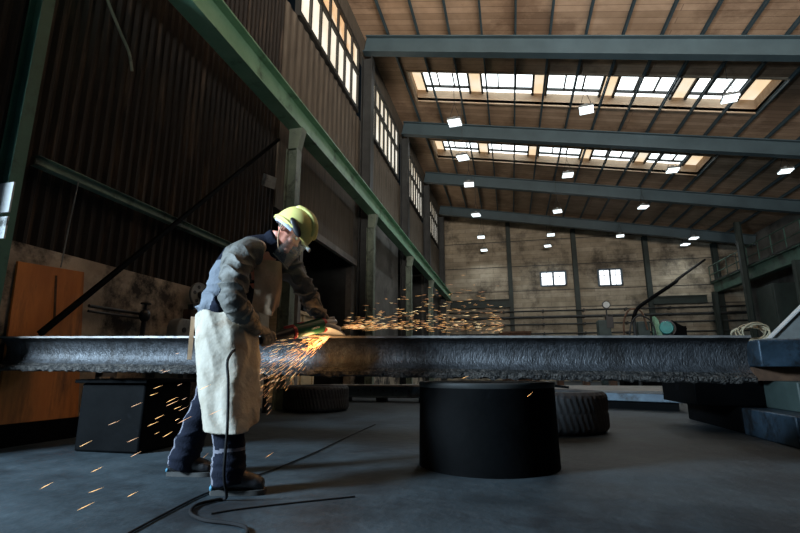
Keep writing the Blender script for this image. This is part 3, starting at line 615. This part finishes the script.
one('cable_coil', cl.tube(pts, .008, 6), 'tan_cable', 'loose coil of tan cable lying on the blue slab', 'cable')

# ================================================================ THE WORKER
def remesh(mb, voxel, smooth_it=6, factor=.5):
    me = bpy.data.meshes.new('tmp'); me.from_pydata([tuple(p) for p in mb.v], [], mb.f)
    bm = bmesh.new(); bm.from_mesh(me); bmesh.ops.recalc_face_normals(bm, faces=bm.faces); bm.to_mesh(me); bm.free()
    o = bpy.data.objects.new('tmp', me); C.objects.link(o)
    r = o.modifiers.new('r', 'REMESH'); r.mode = 'VOXEL'; r.voxel_size = voxel
    if smooth_it:
        s = o.modifiers.new('s', 'SMOOTH'); s.iterations = smooth_it; s.factor = factor
    dg = bpy.context.evaluated_depsgraph_get(); dg.update()
    out = bpy.data.meshes.new_from_object(o.evaluated_get(dg)); bpy.data.objects.remove(o); bpy.data.meshes.remove(me)
    return out
def organic(name, mb, voxel, mats, parent, pick=None, disp=None, smooth_it=6, origin=None):
    me = remesh(mb, voxel, smooth_it); o0 = ORG[parent.name] if parent else V(origin)
    me.name = name; me.materials.clear()
    for m in (mats if isinstance(mats, (list, tuple)) else [mats]): me.materials.append(M[m])
    ns = [v.normal.copy() for v in me.vertices]
    for v, n in zip(me.vertices, ns):
        p = v.co.copy()
        if disp: p = p + n * disp(p, n)
        v.co = p - o0
    for pg in me.polygons:
        pg.use_smooth = True
        pg.material_index = pick(pg.center + o0, pg.normal) if pick else 0
    me.update()
    o = bpy.data.objects.new(name, me); C.objects.link(o)
    if parent: o.parent = parent
    else: o.location = o0
    ORG[o.name] = o0
    return o
def ridge(p, sx, sy, sz, off=0):
    n = noise.noise(V((p.x * sx + off, p.y * sy, p.z * sz))); return (1 - abs(n)) ** 3
def seg_local(p, a, b):
    d = b - a; t = max(0, min(1, (p - a).dot(d) / d.length_squared)); return t, (p - a - d * t)
def limb(m, pts, rs, n=16):
    P = smoothpath(pts, 5); k = len(pts) - 1
    rr = [rs[min(i // 5, k)] * (1 - (i % 5) / 5) + rs[min(i // 5 + 1, k)] * (i % 5) / 5 for i in range(len(P))]
    m.tube(P, rr, n)
def frame_loft(m, pts, L, n=24):           # torso: pts (centre, half width, half depth), L = left axis
    rings = []; P = [V(p[0]) for p in pts]
    for i, (c, wd_, dp) in enumerate(pts):
        d = (P[min(i + 1, len(P) - 1)] - P[max(i - 1, 0)]).normalized(); l = (V(L[i]) - d * V(L[i]).dot(d)).normalized(); f = l.cross(d)
        rings.append((c, l * wd_, f * dp))
    m.loft(rings, n)

PELV = V((-1.80, 2.77, .90)); NECK = V((-1.56, 2.87, 1.495))
SR, ER, WR = V((-1.645, 2.685, 1.40)), V((-1.585, 2.495, 1.06)), V((-1.565, 2.73, .925))
SL, EL, WL = V((-1.525, 3.01, 1.42)), V((-1.40, 3.10, 1.22)), V((-1.37, 3.22, 1.075))
HR, KR, AR = V((-1.73, 2.69, .87)), V((-1.57, 2.52, .46)), V((-1.545, 2.53, .11))
HL, KL, AL = V((-1.87, 2.86, .87)), V((-1.93, 2.83, .47)), V((-2.11, 2.89, .11))
# head axes
Pd = V((.93, .30, 0)).normalized()
hf = (Pd * .70 + V((0, 0, -.71))).normalized(); hu = (Pd * .71 + V((0, 0, .70))).normalized(); hr = hf.cross(hu).normalized()
H0 = V((-1.455, 2.885, 1.592))
def hp(f, r, u): return H0 + hf * f + hr * r + hu * u

# body: one continuous figure under the clothes
bd_ = MB()
frame_loft(bd_, [(PELV, .15, .10), ((-1.80, 2.78, 1.05), .14, .10), ((-1.74, 2.81, 1.22), .15, .10), ((-1.65, 2.84, 1.36), .15, .09), (NECK, .07, .06)], [(.1, .99, 0), (.1, .99, 0), (.2, .97, 0), (.28, .95, 0), (.28, .95, 0)])
limb(bd_, [NECK - V((.03, 0, .05)), NECK + V((.04, 0, .04)), hp(-.03, 0, -.04)], [.065, .058, .062])
limb(bd_, [SR, ER, WR, WR + (WR - ER).normalized() * .05], [.055, .045, .03, .028]); limb(bd_, [SL, EL, WL, WL + (WL - EL).normalized() * .05], [.055, .045, .03, .028])
limb(bd_, [HR, KR, AR], [.085, .06, .045]); limb(bd_, [HL, KL, AL], [.085, .06, .045])
bd_.loft([(AR + V((-.03, 0, -.04)), (.03, 0, 0), (0, .03, 0)), (AR + V((.09, .03, -.06)), (.0, 0, .03), (0, .03, 0))], 12); bd_.loft([(AL + V((-.03, 0, -.04)), (.03, 0, 0), (0, .03, 0)), (AL + V((.09, .02, -.06)), (.0, 0, .03), (0, .03, 0))], 12)
bd_.ell(hp(0, 0, .045), hf * .098, hr * .076, hu * .10)
bd_.ell(hp(.03, 0, -.035), hf * .066, hr * .058, hu * .085)          # jaw
bd_.ell(hp(.09, 0, -.095), hf * .022, hr * .028, hu * .02)           # chin
bd_.loft([(hp(.085, 0, .02), hf * .012, hr * .009), (hp(.10, 0, -.005), hf * .014, hr * .012), (hp(.113, 0, -.025), hf * .014, hr * .017), (hp(.095, 0, -.035), hf * .012, hr * .014)], 12)  # nose
for s in (-1, 1):
    bd_.ell(hp(.088, .03 * s, .028), hf * .012, hr * .026, hu * .009)   # brow
    bd_.ell(hp(.065, .045 * s, -.025), hf * .025, hr * .02, hu * .022)  # cheek
    bd_.ell(hp(-.012, .076 * s, -.008), hf * .018, hr * .009, hu * .031)  # ear
bd_.ell(hp(.094, 0, -.058), hf * .012, hr * .022, hu * .007); bd_.ell(hp(.092, 0, -.07), hf * .012, hr * .02, hu * .007)   # lips
def skinpick(p, n):
    q = p - H0; f, r_, u = q.dot(hf), q.dot(hr), q.dot(hu)
    return 1 if q.length < .2 and u > -.02 and f < .0 - max(0, u) * .0 and (f < -.035 or u > .06) else 0
person = organic('person', bd_, .0075, ['skin', 'hair'], None, skinpick, smooth_it=3, origin=(-1.75, 2.72, 0))
tag(person, 'person in yellow helmet and pale leather apron bending over the beam with an angle grinder', 'person', kind='thing')
for s in (-1, 1):
    e = MB().ell(hp(.082, .031 * s, .008), hf * .012, hr * .014, hu * .010, 14, 8); obj('eye', e, 'white', person)

# jacket
jk = MB()
frame_loft(jk, [((-1.80, 2.77, .985), .20, .165), ((-1.815, 2.77, 1.03), .205, .165), ((-1.80, 2.79, 1.12), .188, .148), ((-1.775, 2.805, 1.25), .195, .15), ((-1.715, 2.83, 1.37), .198, .145), ((-1.64, 2.855, 1.46), .15, .115), ((-1.575, 2.87, 1.51), .085, .085)],
           [(.1, .99, 0), (.1, .99, 0), (.15, .98, 0), (.22, .97, 0), (.28, .95, 0), (.28, .95, 0), (.28, .95, 0)])
limb(jk, [SR + V((.06, .08, .02)), SR, (SR + ER) / 2 + V((-.02, -.02, 0)), ER, ER + (WR - ER) * .55], [.085, .098, .088, .078, .066], 20)
limb(jk, [SL + V((-.06, -.06, .02)), SL, (SL + EL) / 2, EL, WL], [.085, .092, .083, .074, .058], 20)
limb(jk, [NECK + V((-.05, -.01, -.05)), NECK + V((0, .0, .02)), NECK + V((.045, .0, .055))], [.09, .082, .078], 20)
def crease(p, a, b, k, off, tw=.6):
    t, q = seg_local(p, a, b); d = (b - a).normalized(); e = d.orthogonal().normalized(); ang = math.atan2(q.dot(d.cross(e)), q.dot(e))
    ph = math.pi * (k * t + tw * math.sin(ang + off) + 1.1 * noise.noise(p * 7 + V((off, 0, 0))))
    tt = (p - a).dot(b - a) / (b - a).length_squared
    return (1 - 2 * abs(math.sin(ph)) ** .5) * max(.1, min(1, min(tt, 1 - tt) * 6 + .3))
def jdisp(p, n):
    d = .004 * ridge(p, 6, 6, 14) + .0025 * ridge(p, 14, 14, 22, 9) - .004
    tu, qu = seg_local(p, SR, ER); tf, qf = seg_local(p, ER, WR); tl, ql = seg_local(p, SL, WL)
    if ql.length < .115 and p.y > 2.93: return d + .014 * crease(p, SL, WL, 4.5, 2)
    if min(qu.length, qf.length) < .125 and p.y < 2.76:
        return d + (.018 * (.35 + .65 * tu) * crease(p, SR, ER, 3.6, 1) if qu.length < qf.length else .013 * crease(p, ER, WR, 3, 4))
    k = max(0, min(1, (1.30 - p.z) * 4))
    d += .013 * k * crease(p, V((-1.8, 2.77, .93)), V((-1.72, 2.82, 1.33)), 4.2, 3, .8)
    return d
def jpick(p, n):
    t, q = seg_local(p, NECK + V((-.05, 0, -.05)), NECK + V((.045, 0, .055)))
    if q.length < .105 and p.z > 1.44: return 1
    d1 = min(seg_local(p, SR, ER)[1].length, seg_local(p, ER, WR)[1].length)
    if d1 < .15 and p.y < 2.76: return 0
    d2 = min(seg_local(p, SL, EL)[1].length, seg_local(p, EL, WL)[1].length)
    if d2 < .15 and p.y > 2.93: return 0
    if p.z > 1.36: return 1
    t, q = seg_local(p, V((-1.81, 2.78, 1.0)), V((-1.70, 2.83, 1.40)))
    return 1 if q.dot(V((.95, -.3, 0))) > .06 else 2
organic('jacket', jk, .007, ['jacket', 'navy', 'jacket_lit'], person, jpick, jdisp, 5)
# pale piping along back seam of the jacket
sm = smoothpath([(-1.955, 2.70, 1.06), (-1.93, 2.70, 1.2), (-1.86, 2.72, 1.34), (-1.76, 2.75, 1.45)], 6)
# trousers
tr = MB()
frame_loft(tr, [((-1.79, 2.77, .80), .17, .12), (PELV, .18, .14), ((-1.81, 2.77, 1.0), .17, .135)], [(.1, .99, 0)] * 3)
limb(tr, [HR, (HR + KR) / 2, KR, (KR + AR) / 2 + V((-.01, 0, 0)), AR + V((-.005, 0, -.055))], [.115, .105, .092, .088, .09], 20)
limb(tr, [HL, (HL + KL) / 2, KL, (KL + AL) / 2 + V((-.01, 0, 0)), AL + V((-.01, 0, -.055))], [.115, .105, .092, .088, .092], 20)
def tdisp(p, n):
    return .012 * ridge(p, 4, 4, 11, 2) * (1 if p.z < .5 else .4) + .010 * ridge(p, 3, 3, 24, 7) * max(0, 1 - abs(p.z - .17) * 7) - .008
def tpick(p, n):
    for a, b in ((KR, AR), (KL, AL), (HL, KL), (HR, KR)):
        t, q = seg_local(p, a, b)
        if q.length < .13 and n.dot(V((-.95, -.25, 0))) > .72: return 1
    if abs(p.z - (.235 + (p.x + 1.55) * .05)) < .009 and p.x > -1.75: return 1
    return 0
organic('trousers', tr, .009, ['navy', 'trouser_grey'], person, tpick, tdisp, 5)
# boots
def boot(ank, d, z0=0):
    d = V((d[0], d[1], 0)).normalized(); s = V((-d.y, d.x, 0)); m = MB(); c0 = V((ank.x, ank.y, 0))
    prof = [(-.095, .03, .050, .055), (-.07, .044, .075, .075), (-.02, .046, .082, .082), (.04, .046, .062, .062), (.10, .051, .048, .048), (.15, .049, .040, .040), (.185, .036, .030, .03)]
    m.loft([(c0 + d * a + V((0, 0, .018 + h_)), s * w_, V((0, 0, h2))) for a, w_, h_, h2 in prof], 18)
    m.tube([c0 + d * -.03 + V((0, 0, .07)), ank + d * -.015 + V((0, 0, .05))], [.056, .052], 18)
    o = organic('boot', m, .007, 'boot', person, None, None, 4)
    sl_ = MB(); out = [(-.105, 0), (-.09, .035), (-.03, .044), (.06, .048), (.12, .054), (.165, .05), (.195, .03), (.203, 0)]
    poly = [c0 + d * a + s * b + V((0, 0, .001)) for a, b in out] + [c0 + d * a - s * b + V((0, 0, .001)) for a, b in out[::-1][1:-1]]
    obj('sole', sl_.prism(poly, (0, 0, .026)), 'sole', o)
    obj('heel_patch', MB().ell(c0 + d * -.09 + V((0, 0, .035)), d * .016, s * .036, V((0, 0, .02)), 14, 8), 'heel_blue', o)
    la = MB()
    for q in range(4):
        p = c0 + d * (.035 + .022 * q) + V((0, 0, .125 - .014 * q)); la.tube([p - s * .03 + V((0, 0, -.012)), p, p + s * .03 + V((0, 0, -.012))], .004, 6)
    obj('laces', la, 'rust', o)
boot(AR, (.93, .30)); boot(AL, (.95, .18))
# apron: wrapped skirt
c_top, c_bot = V((-1.79, 2.755, 1.02)), V((-1.60, 2.575, .36))
tow = V((.54, -.84, 0)); per_ = V((.84, .54, 0)); rows = []
for i in range(30):
    t = i / 29; c = c_top.lerp(c_bot, t); row = []
    for j in range(41):
        a = R(-112 + 212 * j / 40)
        ra = .185 - .045 * t + .015 * math.sin(math.pi * t); rb = .195 + .01 * t
        p = c + per_ * math.sin(a) * ra + tow * math.cos(a) * rb
        fold = .010 * math.sin(a * 5.2 + 2.2 * noise.noise(V((a * .8, t * 2, 0)))) * (.3 + t) + .012 * (ridge(V((a, t, 0)), 1.6, 3.2, 1) - .5)
        p += (per_ * math.sin(a) + tow * math.cos(a)) * fold
        p.z += .012 * math.sin(j * .55 + 1) * (1 - t)
        p.z += (-.035 * math.sin((j / 40) * math.pi * 1.0) if 1 else 0) * t + (.03 * t if j > 30 else 0) * ((j - 30) / 10)
        row.append(p)
    rows.append(row)
ap = organic('apron', MB().sheet(rows, .012), .006, 'apron', person, None, None, 2)
# apron bib hanging from chest, straps and string
bib = []
for i in range(16):
    t = i / 15; row = []
    top = V((-1.50, 2.84, 1.38)); bot = V((-1.525, 2.86, 1.06))
    for j in range(13):
        u = j / 12 - .5; l = V((.28, .95, .05)); wd_ = .25 - .02 * t
        p = top.lerp(bot + V((0, 0, -.05 + .9 * abs(u + .1) ** 1.3 * .25)), t) + l * u * wd_ + V((.06, -.03, -.03)) * math.sin(t * math.pi) * .3 - V((.95, -.3, 0)) * (u * u) * .35
        p += V((.95, -.3, 0)) * (.012 * math.sin(u * 14 + t * 3) * (.3 + t))
        row.append(p)
    bib.append(row)
bo2 = obj('bib', MB().sheet(bib, .008), 'bib', ap, smooth=60)
obj('strap', MB().tube(smoothpath([bib[0][1], V((-1.53, 2.72, 1.45)), V((-1.60, 2.76, 1.50)), V((-1.68, 2.82, 1.48))]), .011, 8), 'bib', ap)
obj('strap', MB().tube(smoothpath([bib[0][11], V((-1.44, 3.0, 1.47)), V((-1.53, 3.02, 1.50)), V((-1.64, 2.96, 1.47))]), .011, 8), 'bib', ap)
obj('apron_string', MB().sheet([[(-1.985, 2.66, 1.0 - .27 * q / 8), (-1.985 + .022, 2.675, 1.0 - .27 * q / 8)] for q in range(9)], .005), 'bib', ap)
# gloves
def glove(c, axis, e1, rh, wrist, elbow, span, start, thumb_side):
    m = MB(); axis = V(axis).normalized(); e1 = V(e1); e1 = (e1 - axis * e1.dot(axis)).normalized(); e2 = axis.cross(e1)
    def pt(a, th, rr): return c + axis * a + (e1 * math.cos(R(th)) + e2 * math.sin(R(th))) * rr
    lens = (165, 190, 195, 175)
    for i, a in enumerate((-.036, -.012, .012, .036)):
        ths = [start + lens[i] * q / 7 * span for q in range(8)]
        m.tube([pt(a, th, rh + .0125) for th in ths], [.0135, .0138, .0135, .013, .0125, .012, .0115, .0095], 10)
    m.loft([(pt(-.0, start - span * 62, rh + .016), axis * .042, e2 * .02), (pt(0, start - span * 35, rh + .018), axis * .05, (pt(0, start - span * 35, 1) - c).cross(axis) * .0 + e1 * .021), (pt(0, start + span * 4, rh + .015), axis * .05, e1 * .017)], 16)
    m.tube([pt(thumb_side * .03, start - span * 50, rh + .018), pt(thumb_side * .052, start - span * 85, rh + .016), pt(thumb_side * .05, start - span * 125, rh + .013), pt(thumb_side * .04, start - span * 155, rh + .011)], [.019, .016, .0145, .011], 12)
    pc = pt(0, start - span * 45, rh + .02)
    m.tube([pc, wrist], [.036, .034], 14)
    g = organic('glove', m, .0042, 'glove', person, None, lambda p, n: .0015 * ridge(p, 30, 30, 30), 3)
    cf = MB(); d = (elbow - wrist)
    cf.tube([wrist - d.normalized() * .03, wrist, wrist + d * .25, wrist + d * .5, wrist + d * .72], [.042, .046, .056, .066, .074], 22)
    organic('cuff', cf, .006, 'glove', g, None, lambda p, n: .008 * ridge(p, 9, 9, 13) - .004, 3)
G0, G1 = V((-1.575, 2.80, .850)), V((-1.285, 3.33, 1.012)); GA = (G1 - G0).normalized()
gS = GA.cross(V((0, 0, 1))).normalized(); gU = gS.cross(GA)
glove(G0 + GA * .06, GA, (WR - (G0 + GA * .06)), .021, WR, ER, 1, 20, 1)
SH0, SH1 = V((-1.305, 3.285, 1.0)), V((-1.375, 3.24, 1.085))
lh = V((-1.345, 3.262, 1.045))
glove(lh, SH1 - SH0, WL + V((0, 0, .03)) - lh, .018, WL + V((.01, .0, .01)), EL, -1, -10, 1)

# helmet (child of the person) with peak, ridges, visor, bracket, band
sh = MB(); n = 48; rings = []
hc = (.012, 0, .035)
for i in range(15):
    t = math.pi / 2 * i / 14
    rings.append((hp(hc[0] - .008 * math.sin(t), 0, hc[2] + .160 * math.sin(t) ** .92), hf * (.148 * max(.02, math.cos(t)) ** .8), hr * (.118 * max(.02, math.cos(t)) ** .8)))
sh.loft(rings, n)
me_h = obj('helmet', sh, 'helmet', person, smooth=60)
rg = MB()
for s in (-1, 0, 1):
    pts = []
    for i in range(17):
        a = math.pi * (.10 + .62 * i / 16); pts.append(hp(hc[0] + .142 * math.cos(a), s * .055 * (.5 + .5 * math.sin(a)), hc[2] + .005 + (.160 if s == 0 else .148) * math.sin(a) ** .95))
    rg.tube(pts, [.008] + [.017] * 15 + [.008], 10)
obj('ridge', rg, 'helmet', me_h, smooth=60)
# peak at the front and rolled rim
pk = []
for i in range(5):
    t = i / 4; pk.append([hp(hc[0] + (.135 + .045 * t) * math.cos(R(a)), (.112 + .004 * t) * math.sin(R(a)), hc[2] + .002 - .014 * t) for a in range(-70, 71, 10)])
obj('peak', MB().sheet(pk, .005), 'helmet', me_h, smooth=60)
rim = [hp(hc[0] + .150 * math.cos(R(a)), .120 * math.sin(R(a)), hc[2] + .002 - .022 * max(0, -math.cos(R(a))) ** 2) for a in range(60, 301, 8)]
obj('rim', MB().tube(rim, .009, 8), 'helmet', me_h)
nape = [[hp(hc[0] + (.150 + .004 * t) * math.cos(R(a)), (.119) * math.sin(R(a)), hc[2] - .035 * t * max(0, -math.cos(R(a))) ** .5) for a in range(95, 266, 10)] for t in (0, .5, 1)]
obj('nape_guard', MB().sheet(nape, .005), 'helmet', me_h, smooth=60)
obj('headband', MB().tube([hp(-.005 + .112 * math.cos(R(a)), .092 * math.sin(R(a)), .018 + .01 * math.cos(R(a))) for a in range(70, 291, 10)], .014, 8), 'white_band', me_h)
for s in (-1, 1):
    ba = (hf * .95 - hu * .37).normalized(); bb = hr.cross(ba).normalized()
    obj('visor_bracket', MB().ell(hp(.045, .112 * s, .048), ba * .075, hr * .018, bb * .027, 18, 10), 'black', me_h)
obj('white_clip', MB().bbox(hp(.185, 0, .018), hf * .012, hr * .03, hu * .010), 'white_plate', me_h)
vz = []
for i in range(10):
    t = i / 9; vz.append([hp(.02 + (.148 + .02 * t * t) * math.cos(R(a)), (.118 - .012 * t) * math.sin(R(a)), .03 - .205 * t) for a in range(-72, 73, 8)])
obj('visor', MB().sheet(vz, .003), 'visor', me_h, smooth=60)
obj('chin_strap', MB().tube(smoothpath([hp(-.05, .088, .03), hp(-.015, .083, -.05), hp(.04, .062, -.11), hp(.065, 0, -.132), hp(.04, -.062, -.11), hp(-.015, -.083, -.05), hp(-.05, -.088, .03)]), .0045, 6), 'bib', me_h)
obj('visor_strap', MB().tube([vz[-1][q] for q in range(len(vz[-1]))], .004, 6), 'grey_machine', me_h)

# ================================================================ ANGLE GRINDER
gd = thing('angle_grinder', (-1.42, 3.05, .93), 'green and black angle grinder with red trim held against the beam edge', 'grinder')
def gpt(t, s=0, u=0): return G0 + GA * t + gS * s + gU * u
GL = (G1 - G0).length
obj('rear_handle', MB().loft([(gpt(-.03), gS * .018, gU * .020), (gpt(0), gS * .021, gU * .024), (gpt(.10), gS * .020, gU * .022), (gpt(.17), gS * .026, gU * .03), (gpt(.20), gS * .033, gU * .036), (gpt(.27), gS * .035, gU * .038)], 20), 'black', gd)
hs = obj('motor_housing', MB().loft([(gpt(.27), gS * .036, gU * .040), (gpt(.30), gS * .044, gU * .049), (gpt(.42), gS * .046, gU * .051), (gpt(.50), gS * .049, gU * .055), (gpt(.53), gS * .049, gU * .055)], 24), 'gr_green', gd)
obj('red_band', MB().loft([(gpt(.262), gS * .039, gU * .043), (gpt(.275), gS * .042, gU * .047), (gpt(.285), gS * .040, gU * .045)], 24), 'gr_red', gd)
obj('red_band', MB().loft([(gpt(.522), gS * .049, gU * .055), (gpt(.534), gS * .051, gU * .057), (gpt(.545), gS * .049, gU * .055)], 24), 'gr_red', gd)
obj('switch', MB().bbox(gpt(.245, .0, .042), GA * .035, gS * .012, gU * .010), 'gr_red', gd)
obj('switch', MB().bbox(gpt(.345, .0, .047), GA * .022, gS * .013, gU * .007), 'gr_red', gd)
obj('gear_head', MB().loft([(gpt(.545), gS * .046, gU * .050), (gpt(.57), gS * .046, gU * .046), (gpt(.61), gS * .040, gU * .038), (gpt(.655), gS * .028, gU * .022)], 20).bbox(gpt(.60, 0, .03), GA * .035, gS * .03, gU * .012), 'alu', gd, bevel=.003)
dn = (gU * .9 + gS * -.12).normalized(); dc = gpt(.60, 0, -.078)
# disc tilted so that its far edge meets the beam
dn = V((.12, .40, .91)).normalized()
obj('spindle', MB().lathe([(.02, -.005), (.02, .06)], dc, dn, 16), 'alu', gd)
obj('disc', MB().lathe([(.02, -.006), (.108, -.006), (.11, -.002), (.11, .002), (.108, .005), (.02, .005)], dc, dn, 48), 'disc', gd)
gv = []
e1 = (GA * -1 - dn * (GA * -1).dot(dn)).normalized(); e2 = dn.cross(e1)
for r_, z_ in ((.03, .022), (.118, .022), (.120, .016), (.120, -.012)): gv.append([dc + dn * z_ + (e1 * math.cos(R(a)) + e2 * math.sin(R(a))) * r_ for a in range(-85, 86, 10)])
obj('guard', MB().sheet(gv, .003), 'alu', gd, smooth=50)
obj('side_handle', MB().tube([SH0, SH0.lerp(SH1, .3), SH0.lerp(SH1, .6), SH1, SH1 + (SH1 - SH0) * .25], [.012, .018, .017, .018, .02], 16), 'black', gd)
txt = bpy.data.curves.new('lettering', 'FONT'); txt.body = 'metabo'; txt.size = .024; txt.extrude = .0006; txt.align_x = 'CENTER'; txt.align_y = 'CENTER'
to = bpy.data.objects.new('lettering', txt); C.objects.link(to)
tm = Matrix.Identity(4)
tn = (gS * .96 - gU * .10).normalized()
ty = (gU - tn * gU.dot(tn)).normalized(); tx = ty.cross(tn)
for q, a_ in enumerate((tx, ty, tn)):
    for z_ in range(3): tm[z_][q] = a_[z_]
tp = gpt(.43, .0485, -.004) - ORG[gd.name]
for z_ in range(3): tm[z_][3] = tp[z_]
bpy.context.view_layer.update()
tme = bpy.data.meshes.new_from_object(to); bpy.data.objects.remove(to); tme.transform(tm); tme.materials.clear(); tme.materials.append(M['white'])
to = bpy.data.objects.new('lettering', tme); C.objects.link(to); to.parent = gd
cord = smoothpath([gpt(-.03), gpt(-.07, 0, -.01), (-1.60, 2.60, .80), (-1.545, 2.42, .72), (-1.50, 2.37, .6), (-1.46, 2.33, .38), (-1.46, 2.33, .15), (-1.48, 2.40, .02), (-1.52, 2.38, .010), (-1.56, 2.27, .010), (-1.50, 2.14, .010), (-1.37, 2.06, .010), (-1.21, 2.04, .010), (-1.12, 1.99, .010), (-1.06, 1.85, .010), (-1.02, 1.6, .01)], 8)
obj('power_cord', MB().tube(cord, .008, 8), 'cable', gd)
fcab = smoothpath([(-1.50, 1.5, .007), (-1.57, 1.83, .007), (-1.63, 2.2, .007), (-1.66, 2.46, .007), (-1.645, 2.75, .007), (-1.61, 3.2, .007), (-1.61, 3.9, .007), (-1.66, 4.8, .007), (-1.7, 6.0, .007)], 6)
one('floor_cable', MB().tube(fcab, .0055, 8), 'cable', 'black cable lying across the floor behind the worker\'s front boot', 'cable')
one('floor_cable', MB().tube(smoothpath([(-1.41, 2.17, .005), (-1.32, 2.27, .005), (-1.13, 2.42, .005), (-.85, 2.62, .005)], 6), .004, 6), 'cable', 'thin black wire on the floor in front of the boots', 'cable')

# ================================================================ SPARKS
def spark(m, p, d, ln_, r_, mi=0):
    d = V(d).normalized(); a = d.orthogonal().normalized(); b = d.cross(a); p = V(p)
    vs = [p - d * ln_ / 2] + [p + d * ln_ * .2 + (a * math.cos(q) + b * math.sin(q)) * r_ for q in (0, 2.09, 4.19)] + [p + d * ln_ / 2]
    m.add(vs, [(0, 2, 1), (0, 3, 2), (0, 1, 3), (4, 1, 2), (4, 2, 3), (4, 3, 1)], mi)
rs = random.Random(3)
src = dc + V((.02, -.06, -.02))
sp1 = MB()
for q in range(520):                       # towards lower left
    s = rs.random() ** 1.15; dist = .03 + (.62 if rs.random() < .85 else 1.2) * s
    d = V((-.78, -.30 + rs.gauss(0, .15), -.44 + max(-.5, min(.42, rs.gauss(0, .24))))).normalized()
    p = src + d * dist + V((0, 0, -.10 * dist * dist))
    if p.z < .03: continue
    dd = d + V((0, 0, -.12 * dist)) + V((rs.gauss(0, .04), rs.gauss(0, .04), rs.gauss(0, .04)))
    spark(sp1, p, dd, rs.uniform(.025, .075), rs.uniform(.0008, .0015), rs.choice((0, 1, 1, 1, 2, 2)) if dist < .4 else rs.choice((1, 2, 2)))
one('spark_spray', sp1, ['spark_w', 'spark_o', 'spark_r'], 'dense spray of orange sparks falling from the grinding disc towards the apron', 'sparks', kind='stuff', smooth=0)
sp2 = MB()
for q in range(560):                       # along the beam to the right
    s = rs.random(); x = dc.x + .08 + 1.15 * s ** 1.1
    hh = min(.34, rs.expovariate(1 / (.02 + .075 * math.sin(math.pi * min(1, .15 + .75 * s)))))
    p = V((x, 3.36 + rs.random() * (.10 + .9 * s), .945 + hh * (.35 + s) + .03 * (1 - s) + .03 * s))
    d = V((1, rs.gauss(.3, .2), rs.gauss(.03, .10)))
    spark(sp2, p, d, rs.uniform(.02, .06), rs.uniform(.0010, .0018), rs.choice((0, 1, 1, 2, 2)))
for q in range(22): spark(sp2, (dc.x + .08 + .40 * rs.random(), 3.36 + .1 * rs.random(), .965 + rs.gauss(0.01, .012)), (1, .15, .10), .12, .0011, 1)
one('spark_spray', sp2, ['spark_w', 'spark_o', 'spark_r'], 'spray of golden sparks flying right along the top of the beam', 'sparks', kind='stuff', smooth=0)
stray = [(-2.15, 2.6, .52), (-2.55, 2.75, .33), (-2.3, 2.4, .12), (-2.05, 2.15, .08), (-1.95, 2.0, .05), (-1.75, 2.05, .10), (-2.45, 3.0, .55), (-2.2, 2.9, .42), (-2.05, 2.5, .36), (-2.35, 2.7, .45), (-2.0, 2.3, .3), (-1.85, 2.3, .42), (-1.75, 2.25, .34), (-1.7, 2.2, .5), (-1.62, 2.2, .42), (-1.9, 2.45, .5), (-2.1, 2.45, .2), (-1.35, 2.6, .2), (-1.52, 2.2, .58), (-1.45, 2.2, .46), (.1, 3.1, .52), (-.3, 3.2, .62), (-2.6, 2.6, .22), (-2.3, 2.1, .10)]
for p in stray:
    m = MB(); spark(m, p, V((-.70, -.35, -.38 + rs.gauss(0, .05))), rs.uniform(.05, .085), .0016)
    one('flying_spark', m, rs.choice(('spark_o', 'spark_r', 'spark_o')), 'single glowing orange spark flying apart from the dense spray', 'spark', 'stray sparks around the worker', smooth=0)
l = bpy.data.lights.new('spark_glow', 'POINT'); l.energy = 3; l.color = (1, .55, .22); l.shadow_soft_size = .06
lo = bpy.data.objects.new('spark_glow', l); C.objects.link(lo); lo.location = src + V((-.08, -.10, -.06))
